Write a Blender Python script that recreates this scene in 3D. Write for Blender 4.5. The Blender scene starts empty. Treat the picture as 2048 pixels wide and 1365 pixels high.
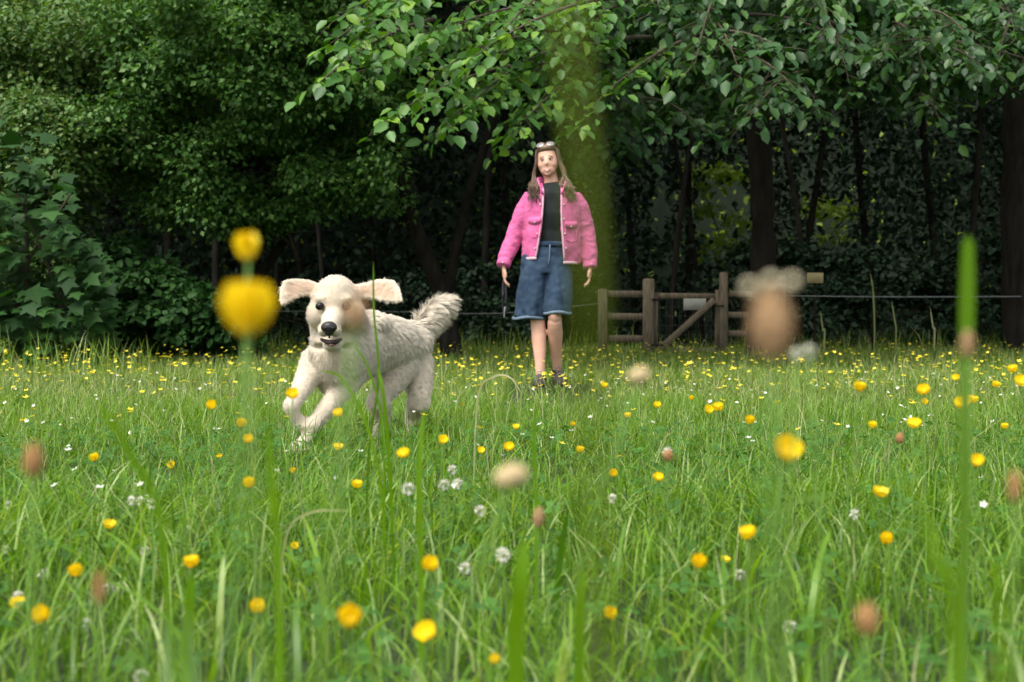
import bpy, bmesh, math
import numpy as np
from mathutils import Vector, Matrix, noise

rng = np.random.default_rng(11)
R = math.radians
scene = bpy.context.scene
col = scene.collection

# ------------------------------------------------------------------ camera, sky, sun, exposure
CAM_Z = 0.42
cam_d = bpy.data.cameras.new('camera')
cam = bpy.data.objects.new('camera', cam_d)
col.objects.link(cam)
cam.location = (0, 0, CAM_Z)
cam.rotation_euler = (R(90 - 0.51), 0, 0)
cam_d.lens = 50
cam_d.sensor_width = 36
cam_d.clip_start = 0.02
cam_d.clip_end = 600
cam_d.dof.use_dof = True
cam_d.dof.focus_distance = 5.0
cam_d.dof.aperture_fstop = 6.8
scene.camera = cam

SUN_EL, SUN_AZ = 60.0, -142.0        # azimuth from +Y, clockwise
world = bpy.data.worlds.new('World')
scene.world = world
world.use_nodes = True
wn = world.node_tree.nodes
wl = world.node_tree.links
bg = wn['Background']
sky = wn.new('ShaderNodeTexSky')
sky.sky_type = 'NISHITA'
sky.sun_disc = False
sky.sun_elevation = R(SUN_EL)
sky.sun_rotation = R(SUN_AZ)
sky.dust_density = 4.0
hs = wn.new('ShaderNodeHueSaturation')
hs.inputs['Saturation'].default_value = 0.30
wl.new(sky.outputs[0], hs.inputs['Color'])
wl.new(hs.outputs[0], bg.inputs['Color'])
bg.inputs['Strength'].default_value = 0.15

sun_d = bpy.data.lights.new('sun', 'SUN')
sun_d.energy = 1.5
sun_d.angle = R(35)
sun_d.color = (1.0, 0.95, 0.86)
sun = bpy.data.objects.new('sun', sun_d)
col.objects.link(sun)
_d = Vector((math.sin(R(SUN_AZ)) * math.cos(R(SUN_EL)), math.cos(R(SUN_AZ)) * math.cos(R(SUN_EL)), math.sin(R(SUN_EL))))
sun.rotation_euler = _d.to_track_quat('Z', 'Y').to_euler()
sun.location = (0, 0, 30)

scene.view_settings.view_transform = 'Standard'
scene.view_settings.look = 'None'
scene.view_settings.gamma = 1
scene.view_settings.use_curve_mapping = False
scene.view_settings.exposure = 1.08
scene.render.engine = 'CYCLES'
scene.cycles.max_bounces = 4
scene.cycles.diffuse_bounces = 2
scene.cycles.glossy_bounces = 2
scene.cycles.transmission_bounces = 3
scene.cycles.transparent_max_bounces = 4
scene.cycles.use_denoising = True

# ------------------------------------------------------------------ helpers
F = 2844.0


def P(px, py, D):
    """World point that stands D metres away along the view axis."""
    return Vector(((px - 1024) / F * D, D, CAM_Z + (657 - py) / F * D))


def tag(o, label=None, cat=None, group=None, kind=None):
    if label: o['label'] = label
    if cat: o['category'] = cat
    if group: o['group'] = group
    if kind: o['kind'] = kind
    return o


def link(o, parent=None):
    col.objects.link(o)
    if parent is not None:
        o.parent = parent
    return o


def empty(name, loc=(0, 0, 0)):
    o = bpy.data.objects.new(name, None)
    o.location = loc
    o.empty_display_size = 0.1
    return link(o)


def mesh_np(name, V, Fs, mat=None, smooth=False):
    """V: (n,3); Fs: list of (m,k) index arrays."""
    V = np.asarray(V, dtype=np.float32).reshape(-1, 3)
    me = bpy.data.meshes.new(name)
    me.vertices.add(len(V))
    me.vertices.foreach_set('co', V.ravel())
    Fs = [np.asarray(f, dtype=np.int32) for f in Fs if len(f)]
    loops = np.concatenate([f.ravel() for f in Fs])
    tot = np.concatenate([np.full(len(f), f.shape[1], np.int32) for f in Fs])
    start = np.concatenate([[0], np.cumsum(tot)[:-1]]).astype(np.int32)
    me.loops.add(len(loops))
    me.loops.foreach_set('vertex_index', loops)
    me.polygons.add(len(tot))
    me.polygons.foreach_set('loop_start', start)
    me.polygons.foreach_set('loop_total', tot)
    me.update(calc_edges=True)
    me.validate()
    if smooth:
        me.polygons.foreach_set('use_smooth', np.ones(len(me.polygons), dtype=bool))
    if mat: me.materials.append(mat)
    return me


def obj_np(name, V, Fs, mat, parent=None, smooth=False):
    return link(bpy.data.objects.new(name, mesh_np(name, V, Fs, mat, smooth)), parent)


def norm(a):
    a = np.asarray(a, dtype=np.float64)
    return a / np.maximum(np.linalg.norm(a, axis=-1, keepdims=True), 1e-9)


class MB:
    """Collects closed shapes into one mesh."""
    def __init__(s):
        s.v = []; s.q = []; s.t = []; s.n = 0

    def add(s, V, quads=(), tris=()):
        V = np.asarray(V, float).reshape(-1, 3)
        if len(quads): s.q.append(np.asarray(quads, int) + s.n)
        if len(tris): s.t.append(np.asarray(tris, int) + s.n)
        s.v.append(V); s.n += len(V)

    def tube(s, pts, rad, seg=10, sub=4, flat=None, up=(0, 0, 1), cap=0.6):
        """Smooth tapered tube; rad: list of r or (ra, rb); ra is along `up`-ish side axis."""
        pts = np.array([list(p) for p in pts], float)
        rad = np.array([(r, r) if np.isscalar(r) else r for r in rad], float)
        if len(pts) > 2 and sub > 1:
            a = np.vstack([2 * pts[0] - pts[1], pts, 2 * pts[-1] - pts[-2]])
            b = np.vstack([rad[0], rad, rad[-1]])
            op, orad = [], []
            for i in range(1, len(a) - 2):
                for k in range(sub):
                    t = k / sub
                    c = [-.5 * t + t * t - .5 * t ** 3, 1 - 2.5 * t * t + 1.5 * t ** 3, .5 * t + 2 * t * t - 1.5 * t ** 3, -.5 * t * t + .5 * t ** 3]
                    op.append(sum(c[j] * a[i - 1 + j] for j in range(4)))
                    orad.append(b[i] * (1 - t) + b[i + 1] * t)
            op.append(pts[-1]); orad.append(rad[-1])
            pts, rad = np.array(op), np.array(orad)
        n = len(pts)
        tan = norm(np.gradient(pts, axis=0)) if n > 2 else norm(np.repeat([pts[1] - pts[0]], 2, 0))
        up = np.asarray(up, float)
        V = []
        ang = np.linspace(0, 2 * np.pi, seg, endpoint=False)
        for i in range(n):
            t = tan[i]
            u = up - t * np.dot(up, t)
            if np.linalg.norm(u) < 1e-3:
                u = np.array([1., 0, 0]) - t * t[0]
            u = u / np.linalg.norm(u)
            w = np.cross(t, u)
            V.append(pts[i] + np.outer(np.cos(ang) * rad[i][0], u) + np.outer(np.sin(ang) * rad[i][1], w))
        V = np.concatenate(V)
        q = []
        for i in range(n - 1):
            for k in range(seg):
                k2 = (k + 1) % seg
                q.append((i * seg + k, i * seg + k2, (i + 1) * seg + k2, (i + 1) * seg + k))
        c0 = pts[0] - tan[0] * rad[0].min() * cap
        c1 = pts[-1] + tan[-1] * rad[-1].min() * cap
        V = np.vstack([V, c0, c1])
        a0, a1 = len(V) - 2, len(V) - 1
        t_ = []
        for k in range(seg):
            k2 = (k + 1) % seg
            t_.append((a0, k2, k))
            t_.append((a1, (n - 1) * seg + k, (n - 1) * seg + k2))
        s.add(V, q, t_)

    def ball(s, c, r, seg=14, rings=9, rot=None):
        r = np.array(r if np.ndim(r) else (r, r, r), float)
        V = [[0, 0, -1]]
        for i in range(1, rings):
            th = -math.pi / 2 + math.pi * i / rings
            for k in range(seg):
                a = 2 * math.pi * k / seg
                V.append([math.cos(th) * math.cos(a), math.cos(th) * math.sin(a), math.sin(th)])
        V.append([0, 0, 1])
        V = np.array(V) * r
        if rot is not None:
            V = V @ np.array(rot.to_3x3()).T
        V = V + np.array(list(c))
        q, t = [], []
        for i in range(rings - 2):
            for k in range(seg):
                k2 = (k + 1) % seg
                q.append((1 + i * seg + k, 1 + i * seg + k2, 1 + (i + 1) * seg + k2, 1 + (i + 1) * seg + k))
        top = len(V) - 1
        for k in range(seg):
            k2 = (k + 1) % seg
            t.append((0, 1 + k2, 1 + k))
            t.append((top, 1 + (rings - 2) * seg + k, 1 + (rings - 2) * seg + k2))
        s.add(V, q, t)

    def box(s, c, size, M=None, bev=0.0):
        h = np.array(size, float) / 2
        bm = bmesh.new()
        bmesh.ops.create_cube(bm, size=1.0)
        for v in bm.verts:
            v.co = Vector((v.co.x * size[0], v.co.y * size[1], v.co.z * size[2]))
        if bev > 0:
            bmesh.ops.bevel(bm, geom=list(bm.edges), offset=bev, segments=1, affect='EDGES')
        bmesh.ops.triangulate(bm, faces=list(bm.faces))
        bm.verts.index_update()
        V = np.array([list((M @ v.co) if M is not None else v.co) for v in bm.verts]) + np.array(list(c))
        s.add(V, (), [[v.index for v in f.verts] for f in bm.faces])
        bm.free()

    def prism(s, poly, off):
        """poly: 3D outline; extruded by +-off/2."""
        p = np.array([list(x) for x in poly], float); o = np.array(list(off), float) / 2
        n = len(p); c = p.mean(0)
        V = np.vstack([p - o, p + o, c - o, c + o])
        q = [(k, (k + 1) % n, n + (k + 1) % n, n + k) for k in range(n)]
        t = []
        for k in range(n):
            k2 = (k + 1) % n
            t.append((2 * n, k2, k)); t.append((2 * n + 1, n + k, n + k2))
        s.add(V, q, t)

    def arrays(s):
        fs = []
        if s.q: fs.append(np.concatenate(s.q))
        if s.t: fs.append(np.concatenate(s.t))
        return np.concatenate(s.v), fs

    def build(s, name, mat, parent=None, smooth=True):
        V, fs = s.arrays()
        return obj_np(name, V, fs, mat, parent, smooth)

    def fused(s, name, mat, parent, voxel, it=5, fac=0.5):
        """Union of all shapes as one continuous skin."""
        V, fs = s.arrays()
        tmp = obj_np(name + '_tmp', V, fs, mat)
        m = tmp.modifiers.new('r', 'REMESH'); m.mode = 'VOXEL'; m.voxel_size = voxel
        m.use_smooth_shade = True
        if it:
            sm = tmp.modifiers.new('s', 'SMOOTH'); sm.factor = fac; sm.iterations = it
        dg = bpy.context.evaluated_depsgraph_get()
        me = bpy.data.meshes.new_from_object(tmp.evaluated_get(dg))
        old = tmp.data
        bpy.data.objects.remove(tmp); bpy.data.meshes.remove(old)
        me.name = name
        me.materials.clear(); me.materials.append(mat)
        me.polygons.foreach_set('use_smooth', np.ones(len(me.polygons), dtype=bool))
        return link(bpy.data.objects.new(name, me), parent)


def wobble(o, f):
    """Move every vertex of o by f(co, normal)."""
    me = o.data
    out = np.empty(len(me.vertices) * 3, np.float32)
    for i, v in enumerate(me.vertices):
        c = v.co + f(v.co, v.normal)
        out[3 * i:3 * i + 3] = c
    me.vertices.foreach_set('co', out)
    me.update()


# ------------------------------------------------------------------ materials
def new_mat(name):
    m = bpy.data.materials.new(name)
    m.use_nodes = True
    return m, m.node_tree.nodes, m.node_tree.links, m.node_tree.nodes['Principled BSDF']


def mat_noise(name, c1, c2, scale=8, rough=0.8, bump=0.0, spec=0.3, stretch=None, detail=4, bscale=None):
    m, n, l, b = new_mat(name)
    tc = n.new('ShaderNodeTexCoord')
    mp = n.new('ShaderNodeMapping')
    if stretch: mp.inputs['Scale'].default_value = stretch
    nz = n.new('ShaderNodeTexNoise')
    nz.inputs['Scale'].default_value = scale
    nz.inputs['Detail'].default_value = detail
    cr = n.new('ShaderNodeValToRGB')
    cr.color_ramp.elements[0].position = 0.3; cr.color_ramp.elements[0].color = (*c1, 1)
    cr.color_ramp.elements[1].position = 0.7; cr.color_ramp.elements[1].color = (*c2, 1)
    l.new(tc.outputs['Object'], mp.inputs['Vector']); l.new(mp.outputs[0], nz.inputs['Vector'])
    l.new(nz.outputs['Fac'], cr.inputs[0]); l.new(cr.outputs[0], b.inputs['Base Color'])
    b.inputs['Roughness'].default_value = rough
    b.inputs['Specular IOR Level'].default_value = spec
    if bump:
        bp = n.new('ShaderNodeBump'); bp.inputs['Strength'].default_value = bump
        src = nz
        if bscale:
            src = n.new('ShaderNodeTexNoise'); src.inputs['Scale'].default_value = bscale
            l.new(mp.outputs[0], src.inputs['Vector'])
        l.new(src.outputs['Fac'], bp.inputs['Height']); l.new(bp.outputs[0], b.inputs['Normal'])
    return m


def mat_leaf(name, cols, rough=0.45, trans=0.35, tcol=None, spec=0.4):
    """Leaf with a colour picked at random for each leaf, partly lit through."""
    m, n, l, b = new_mat(name)
    geo = n.new('ShaderNodeNewGeometry'); oi = n.new('ShaderNodeObjectInfo')
    ad = n.new('ShaderNodeMath'); ad.operation = 'ADD'
    fr = n.new('ShaderNodeMath'); fr.operation = 'FRACT'
    l.new(geo.outputs['Random Per Island'], ad.inputs[0]); l.new(oi.outputs['Random'], ad.inputs[1])
    l.new(ad.outputs[0], fr.inputs[0])
    cr = n.new('ShaderNodeValToRGB')
    els = cr.color_ramp.elements
    while len(els) < len(cols): els.new(0.5)
    for i, c in enumerate(cols):
        els[i].position = i / max(1, len(cols) - 1); els[i].color = (*c, 1)
    l.new(fr.outputs[0], cr.inputs[0])
    l.new(cr.outputs[0], b.inputs['Base Color'])
    b.inputs['Roughness'].default_value = rough
    b.inputs['Specular IOR Level'].default_value = spec
    if trans > 0:
        tr = n.new('ShaderNodeBsdfTranslucent')
        mx = n.new('ShaderNodeMix'); mx.data_type = 'RGBA'; mx.blend_type = 'MULTIPLY'; mx.inputs['Factor'].default_value = 1
        l.new(cr.outputs[0], mx.inputs['A']); mx.inputs['B'].default_value = (*(tcol or (1.5, 1.5, 0.7)), 1)
        l.new(mx.outputs['Result'], tr.inputs['Color'])
        ms = n.new('ShaderNodeMixShader'); ms.inputs['Fac'].default_value = trans
        l.new(b.outputs[0], ms.inputs[1]); l.new(tr.outputs[0], ms.inputs[2])
        l.new(ms.outputs[0], n['Material Output'].inputs['Surface'])
    return m


def mat_plain(name, c, rough=0.6, spec=0.4, sub=0.0):
    m, n, l, b = new_mat(name)
    b.inputs['Base Color'].default_value = (*c, 1)
    b.inputs['Roughness'].default_value = rough
    b.inputs['Specular IOR Level'].default_value = spec
    if sub:
        b.inputs['Subsurface Weight'].default_value = sub
        b.inputs['Subsurface Radius'].default_value = (0.02, 0.008, 0.004)
        b.inputs['Subsurface Scale'].default_value = 0.3
    return m


M = {}
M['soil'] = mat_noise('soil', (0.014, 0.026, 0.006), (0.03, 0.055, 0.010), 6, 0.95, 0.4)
M['forest_floor'] = mat_noise('forest_floor', (0.004, 0.008, 0.004), (0.010, 0.020, 0.008), 3, 0.95, 0.4)  # near-black: shade of the wood is put into the ground colour
M['grass'] = mat_leaf('grass', [(0.035, 0.10, 0.006), (0.075, 0.185, 0.008), (0.13, 0.27, 0.010), (0.20, 0.36, 0.03), (0.05, 0.14, 0.010), (0.40, 0.50, 0.17)], 0.42, 0.42, (1.6, 1.5, 0.35), 0.40)
M['grass_far'] = mat_leaf('grass_far', [(0.045, 0.115, 0.010), (0.09, 0.19, 0.012), (0.155, 0.265, 0.022), (0.28, 0.38, 0.07), (0.06, 0.145, 0.012), (0.48, 0.53, 0.24)], 0.45, 0.38, (1.6, 1.5, 0.45), 0.35)
M['straw'] = mat_leaf('straw', [(0.30, 0.34, 0.12), (0.42, 0.43, 0.20), (0.52, 0.48, 0.28), (0.26, 0.33, 0.09)], 0.6, 0.3, (1.2, 1.2, 0.8))
M['clover_leaf'] = mat_leaf('clover_leaf', [(0.035, 0.11, 0.015), (0.05, 0.14, 0.02), (0.08, 0.19, 0.03)], 0.6, 0.3, None, .2)
M['blade'] = mat_leaf('blade', [(0.085, 0.19, 0.004), (0.10, 0.215, 0.005)], 0.55, 0.40, (1.6, 1.5, 0.3), .2)
M['blade_low'] = mat_leaf('blade_low', [(0.12, 0.27, 0.008), (0.17, 0.33, 0.012)], 0.5, 0.48, (1.6, 1.5, 0.3), .25)
M['stem_olive'] = mat_leaf('stem_olive', [(0.12, 0.165, 0.012), (0.13, 0.18, 0.014)], 0.6, 0.3, (1.5, 1.4, 0.4), .2)
M['stem'] = mat_leaf('stem', [(0.10, 0.22, 0.03), (0.15, 0.27, 0.04)], 0.5, 0.2)
M['petal'] = mat_leaf('petal', [(0.86, 0.62, 0.006), (0.88, 0.68, 0.012), (0.88, 0.60, 0.005)], 0.35, 0.30, (1.1, 1.05, 0.3), 0.4)
M['petal_far'] = mat_leaf('petal_far', [(0.75, 0.62, 0.02), (0.80, 0.66, 0.05), (0.70, 0.60, 0.03)], 0.4, 0.3, (1.2, 1.1, 0.3))
M['stamen'] = mat_plain('stamen', (0.62, 0.42, 0.01), 0.8)
M['clover_white'] = mat_leaf('clover_white', [(0.72, 0.72, 0.62), (0.80, 0.78, 0.70), (0.70, 0.66, 0.58)], 0.7, 0.3, (1, 1, 0.9))
M['plantain'] = mat_noise('plantain', (0.22, 0.10, 0.035), (0.42, 0.24, 0.10), 900, 0.85, 0.5)
M['plantain_tan'] = mat_noise('plantain_tan', (0.22, 0.12, 0.055), (0.38, 0.25, 0.13), 900, 0.85, 0.5)
M['seed_pale'] = mat_noise('seed_pale', (0.40, 0.30, 0.15), (0.55, 0.44, 0.26), 900, 0.85, 0.5)
M['anther'] = mat_plain('anther', (0.66, 0.58, 0.38), 0.6)
M['leaf_big'] = mat_leaf('leaf_big', [(0.028, 0.085, 0.016), (0.05, 0.145, 0.020), (0.075, 0.19, 0.028), (0.15, 0.28, 0.02)], 0.45, 0.25, (1.6, 1.7, 0.3), 0.4)
M['leaf_lime'] = mat_leaf('leaf_lime', [(0.016, 0.052, 0.014), (0.024, 0.075, 0.018), (0.036, 0.10, 0.024), (0.06, 0.135, 0.02)], 0.45, 0.2, (1.5, 1.7, 0.3), 0.4)
M['leaf_syc'] = mat_leaf('leaf_syc', [(0.012, 0.045, 0.009), (0.020, 0.066, 0.012), (0.034, 0.095, 0.018)], 0.6, 0.18, (1.4, 1.6, 0.5), 0.2)
M['leaf_haw'] = mat_leaf('leaf_haw', [(0.034, 0.095, 0.020), (0.055, 0.145, 0.026), (0.080, 0.190, 0.032), (0.125, 0.23, 0.05)], 0.5, 0.28, (1.5, 1.5, 0.4), .3)
M['leaf_olive'] = mat_leaf('leaf_olive', [(0.042, 0.105, 0.024), (0.066, 0.15, 0.030), (0.098, 0.19, 0.036), (0.16, 0.21, 0.07)], 0.5, 0.25, (1.5, 1.5, 0.5), .3)
M['leaf_shade'] = mat_leaf('leaf_shade', [(0.006, 0.018, 0.008), (0.009, 0.026, 0.010), (0.013, 0.034, 0.012)], 0.6, 0.10, (1.2, 1.4, 0.5), 0.2)  # under-canopy shade is put into this near-black leaf colour
M['leaf_lit'] = mat_leaf('leaf_lit', [(0.20, 0.34, 0.03), (0.28, 0.42, 0.05), (0.24, 0.34, 0.08)], 0.5, 0.45, (1.6, 1.5, 0.4))  # sunlight is put into this bright leaf colour
M['bark'] = mat_noise('bark', (0.012, 0.010, 0.008), (0.032, 0.028, 0.022), 14, 0.95, 0.8, 0.1, (1, 1, 0.2))
M['twig'] = mat_noise('twig', (0.05, 0.042, 0.03), (0.10, 0.085, 0.06), 20, 0.9, 0.3, 0.1)
M['wood'] = mat_noise('wood', (0.085, 0.067, 0.046), (0.22, 0.178, 0.125), 9, 0.85, 0.4, 0.2, (6, 6, 0.6))
M['wire'] = mat_plain('wire', (0.16, 0.17, 0.17), 0.5, 0.5)
M['sign_white'] = mat_noise('sign_white', (0.30, 0.31, 0.27), (0.38, 0.38, 0.33), 12, 0.6)
M['sign_tan'] = mat_noise('sign_tan', (0.36, 0.29, 0.14), (0.46, 0.37, 0.20), 12, 0.7)


# ------------------------------------------------------------------ ground
def ground_z(x, y):
    return 0.025 * math.sin(x * 0.7 + 1.0) * math.sin(y * 0.45) if y > 6 else 0.0


n_g = 60
gx = np.concatenate([[-260, -120, -60], np.linspace(-30, 30, n_g), [60, 120, 260]])
gy = np.concatenate([[-120, -40], np.linspace(-6, 46, n_g), [70, 150, 320]])
GX, GY = np.meshgrid(gx, gy)
GZ = np.vectorize(ground_z)(GX, GY) * (np.abs(GX) < 31) * (GY < 47)
idx = np.arange(GX.size).reshape(GX.shape)
quads = np.stack([idx[:-1, :-1], idx[:-1, 1:], idx[1:, 1:], idx[1:, :-1]], -1).reshape(-1, 4)
g = obj_np('ground', np.stack([GX, GY, GZ], -1), [quads], M['soil'], None, True)
tag(g, 'green meadow soil under the grass', 'ground', kind='structure')
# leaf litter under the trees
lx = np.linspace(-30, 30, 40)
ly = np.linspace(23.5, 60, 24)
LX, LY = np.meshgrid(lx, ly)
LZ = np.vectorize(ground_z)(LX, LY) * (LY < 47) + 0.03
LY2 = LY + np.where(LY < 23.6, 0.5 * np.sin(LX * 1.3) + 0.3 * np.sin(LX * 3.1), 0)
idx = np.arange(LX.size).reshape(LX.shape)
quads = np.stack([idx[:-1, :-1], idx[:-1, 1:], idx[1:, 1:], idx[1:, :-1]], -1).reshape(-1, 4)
tag(obj_np('forest_floor', np.stack([LX, LY2, LZ], -1), [quads], M['forest_floor'], None, True), 'leaf litter under the trees, coloured dark for the shade', 'ground', kind='structure')


# ------------------------------------------------------------------ leaves
LEAF_OVATE = np.array([(0, 0, 0), (.28, .30, .07), (.68, .27, .03), (1.0, 0, -.12), (.68, -.27, .03), (.28, -.30, .07)])
LEAF_OVATE_Q = np.array([(0, 3, 2, 1), (0, 5, 4, 3)])
LEAF_SMALL = np.array([(0, 0, 0), (.45, .34, .10), (1.0, 0, -.10), (.45, -.34, .10)])
LEAF_SMALL_T = np.array([(0, 2, 1), (0, 3, 2)])
_l = []
for a, r in [(0, 0.0)] + [(-150, .35), (-125, .62), (-100, .42), (-70, .85), (-42, .50), (0, 1.0), (42, .50), (70, .85), (100, .42), (125, .62), (150, .35)]:
    _l.append((0.28 + r * .72 * math.cos(R(a)) if r else 0.28, r * .72 * math.sin(R(a)), -.10 * r * r))
LEAF_LOBED = np.array(_l)
LEAF_LOBED_T = np.array([(0, i, i + 1) for i in range(1, 11)] + [(0, 11, 1)])


def leaves_arrays(pos, axis, nrm, size, T, Fc):
    pos = np.asarray(pos, float); a = norm(axis)
    n = np.asarray(nrm, float); n = norm(n - (n * a).sum(-1, keepdims=True) * a)
    s = np.cross(n, a)
    size = np.broadcast_to(np.asarray(size, float), (len(pos),))
    V = pos[:, None, :] + size[:, None, None] * (T[None, :, 0, None] * a[:, None] + T[None, :, 1, None] * s[:, None] + T[None, :, 2, None] * n[:, None])
    Fi = Fc[None] + (np.arange(len(pos)) * len(T))[:, None, None]
    return V.reshape(-1, 3), Fi.reshape(-1, Fc.shape[1])


LEAF_MESH = {}


def leaf_mesh(mat, T, Fc):
    k = (mat, len(T))
    if k not in LEAF_MESH:
        LEAF_MESH[k] = mesh_np('leaf', T, [Fc], M[mat])
    return LEAF_MESH[k]


def put_leaves(parent, L, mat, T, Fc, n_single=0, name='foliage'):
    """L: tuple of arrays pos, axis, nrm, size. The n_single that show largest are objects of their own."""
    pos, axis, nrm, size = [np.asarray(x, float) for x in L]
    single = np.zeros(len(pos), bool)
    if n_single:
        px = 1024 + pos[:, 0] / pos[:, 1] * F
        py = 657 - (pos[:, 2] - CAM_Z) / pos[:, 1] * F
        inside = (px > 0) & (px < 2048) & (py > 0) & (py < 900)
        a = norm(axis); n = norm(nrm - (nrm * a).sum(-1, keepdims=True) * a)
        view = norm(pos - np.array([0, 0, CAM_Z]))
        show = size / pos[:, 1] * (0.15 + np.abs((n * view).sum(-1))) * inside
        # leaves in front count first
        show = show / (1 + 0.8 * (pos[:, 1] - pos[:, 1].min()))
        order = np.argsort(-show)[:n_single]
        single[order] = True
        me = leaf_mesh(mat, T, Fc)
        s = np.cross(n, a)
        for i in order:
            o = bpy.data.objects.new('leaf', me)
            col.objects.link(o)
            o.parent = parent
            w = size[i]
            o.matrix_local = Matrix(((a[i][0] * w, s[i][0] * w, n[i][0] * w, pos[i][0] - parent.location[0]),
                                     (a[i][1] * w, s[i][1] * w, n[i][1] * w, pos[i][1] - parent.location[1]),
                                     (a[i][2] * w, s[i][2] * w, n[i][2] * w, pos[i][2] - parent.location[2]),
                                     (0, 0, 0, 1)))
    k = ~single
    V, Fi = leaves_arrays(pos[k] - np.array(parent.location), axis[k], nrm[k], size[k], T, Fc)
    o = obj_np(name, V, [Fi], M[mat], parent)
    o['kind'] = 'stuff'
    return o


def curve(p0, p1, sag, n):
    """Points of a bough from p0 to p1 that rises then droops by sag."""
    p0 = np.array(list(p0), float); p1 = np.array(list(p1), float)
    t = np.linspace(0, 1, n)[:, None]
    c = p0 + (p1 - p0) * t
    c[:, 2] += (4 * t * (1 - t))[:, 0] * sag
    return c


def boughs(specs, leaf, twig_mb, spacing=0.09, twig_len=0.6, density=1.0):
    """specs: list of (p0, p1, sag). Twigs alternate along each bough, leaves alternate along each twig."""
    pos, ax, nr, sz = [], [], [], []
    for p0, p1, sag in specs:
        L = float(np.linalg.norm(np.array(list(p1)) - np.array(list(p0))))
        n = max(6, int(L / 0.12))
        c = curve(p0, p1, sag, n)
        twig_mb.tube(c[::max(1, n // 7)], np.linspace(0.006 + 0.008 * L, 0.004, len(c[::max(1, n // 7)])), 5, 1)
        d = norm(np.gradient(c, axis=0))
        for i in range(1, n):
            f = i / n
            if f < 0.18: continue
            for sd in ((-1, 1) if rng.random() < density else (rng.choice([-1, 1]),)):
                side = np.cross(d[i], [0, 0, 1]); side = side / (np.linalg.norm(side) + 1e-6)
                tl = twig_len * (1.15 - 0.75 * f) * rng.uniform(.5, 1.15)
                td = norm(d[i] * rng.uniform(.4, .9) + side * sd * rng.uniform(.5, 1) + np.array([0, 0, rng.uniform(-.45, .25)]))
                m = max(3, int(tl / spacing))
                tt = np.linspace(0.12, 1, m)[:, None]
                q = c[i] + td * tl * tt
                q[:, 2] -= (tt[:, 0] ** 2) * tl * rng.uniform(.15, .4)
                if rng.random() < .5:
                    twig_mb.tube(np.vstack([c[i], q[m // 2], q[-1]]), [0.004, 0.003, 0.0015], 3, 1)
                s2 = np.cross(td, [0, 0, 1]); s2 = s2 / (np.linalg.norm(s2) + 1e-6)
                for j in range(m):
                    e = 1 if j % 2 else -1
                    if j == m - 1: e = 0
                    a = norm(td * .6 + s2 * e * .8 + np.array([0, 0, -.35]) + rng.normal(0, .22, 3))
                    pos.append(q[j] + rng.normal(0, .012, 3)); ax.append(a)
                    nr.append(np.array([0, -0.28, 1]) + rng.normal(0, .33, 3))
                    sz.append(leaf * rng.uniform(.45, 1.3))
    return [np.array(x) for x in (pos, ax, nr, sz)]


def pads(cs, n_per, leaf, down=0.35):
    """Dense sprays of small leaves: cs is a list of (centre, (rx, ry, rz))."""
    pos, ax, nr, sz = [], [], [], []
    for c, r in cs:
        r = np.array(r, float); c = np.array(list(c), float)
        n = int(n_per * (r[0] * r[1]) ** .5 / 0.5)
        u = norm(rng.normal(size=(n, 3))) * (rng.random((n, 1)) ** .45)
        u[:, 2] = np.abs(u[:, 2]) * np.where(rng.random(n) < .72, 1, -0.8)
        lump = 1 + .25 * np.sin(u[:, :1] * 5 + c[0] * 3) * np.cos(u[:, 1:2] * 4 + c[2] * 5)
        p = c + u * r * lump
        p[:, 2] -= .22 * (u[:, 0] ** 2 + u[:, 1] ** 2) * r[0]
        pos.append(p)
        ax.append(norm(u * np.array([1, 1, .4]) + rng.normal(0, .5, (n, 3)) + np.array([0, 0, -down])))
        nr.append(u * .7 + np.array([0, -.25, .75]) + rng.normal(0, .5, (n, 3)))
        sz.append(leaf * rng.uniform(.5, 1.5, n))
    return [np.concatenate(x) for x in (pos, ax, nr, sz)]


def cat(*Ls):
    return [np.concatenate([l[i] for l in Ls]) for i in range(4)]


def trunk_part(parent, pts, rad, seg=10, name='trunk', mat='bark'):
    mb = MB()
    mb.tube([Vector(p) - parent.location for p in pts], rad, seg, 4)
    o = mb.build(name, M[mat], parent)
    wobble(o, lambda c, n: n * 0.25 * rad[-1] * noise.noise(Vector((c.x * 9, c.y * 9, c.z * 2.2))))
    return o


def twigs_obj(parent, mb, name='branches', mat='twig'):
    V, fs = mb.arrays()
    o = obj_np(name, V - np.array(parent.location), fs, M[mat], parent, True)
    o['kind'] = 'stuff'
    return o

# ------------------------------------------------------------------ trees at the wood's edge
def W(px, py, D):
    return np.array(P(px, py, D))


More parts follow.
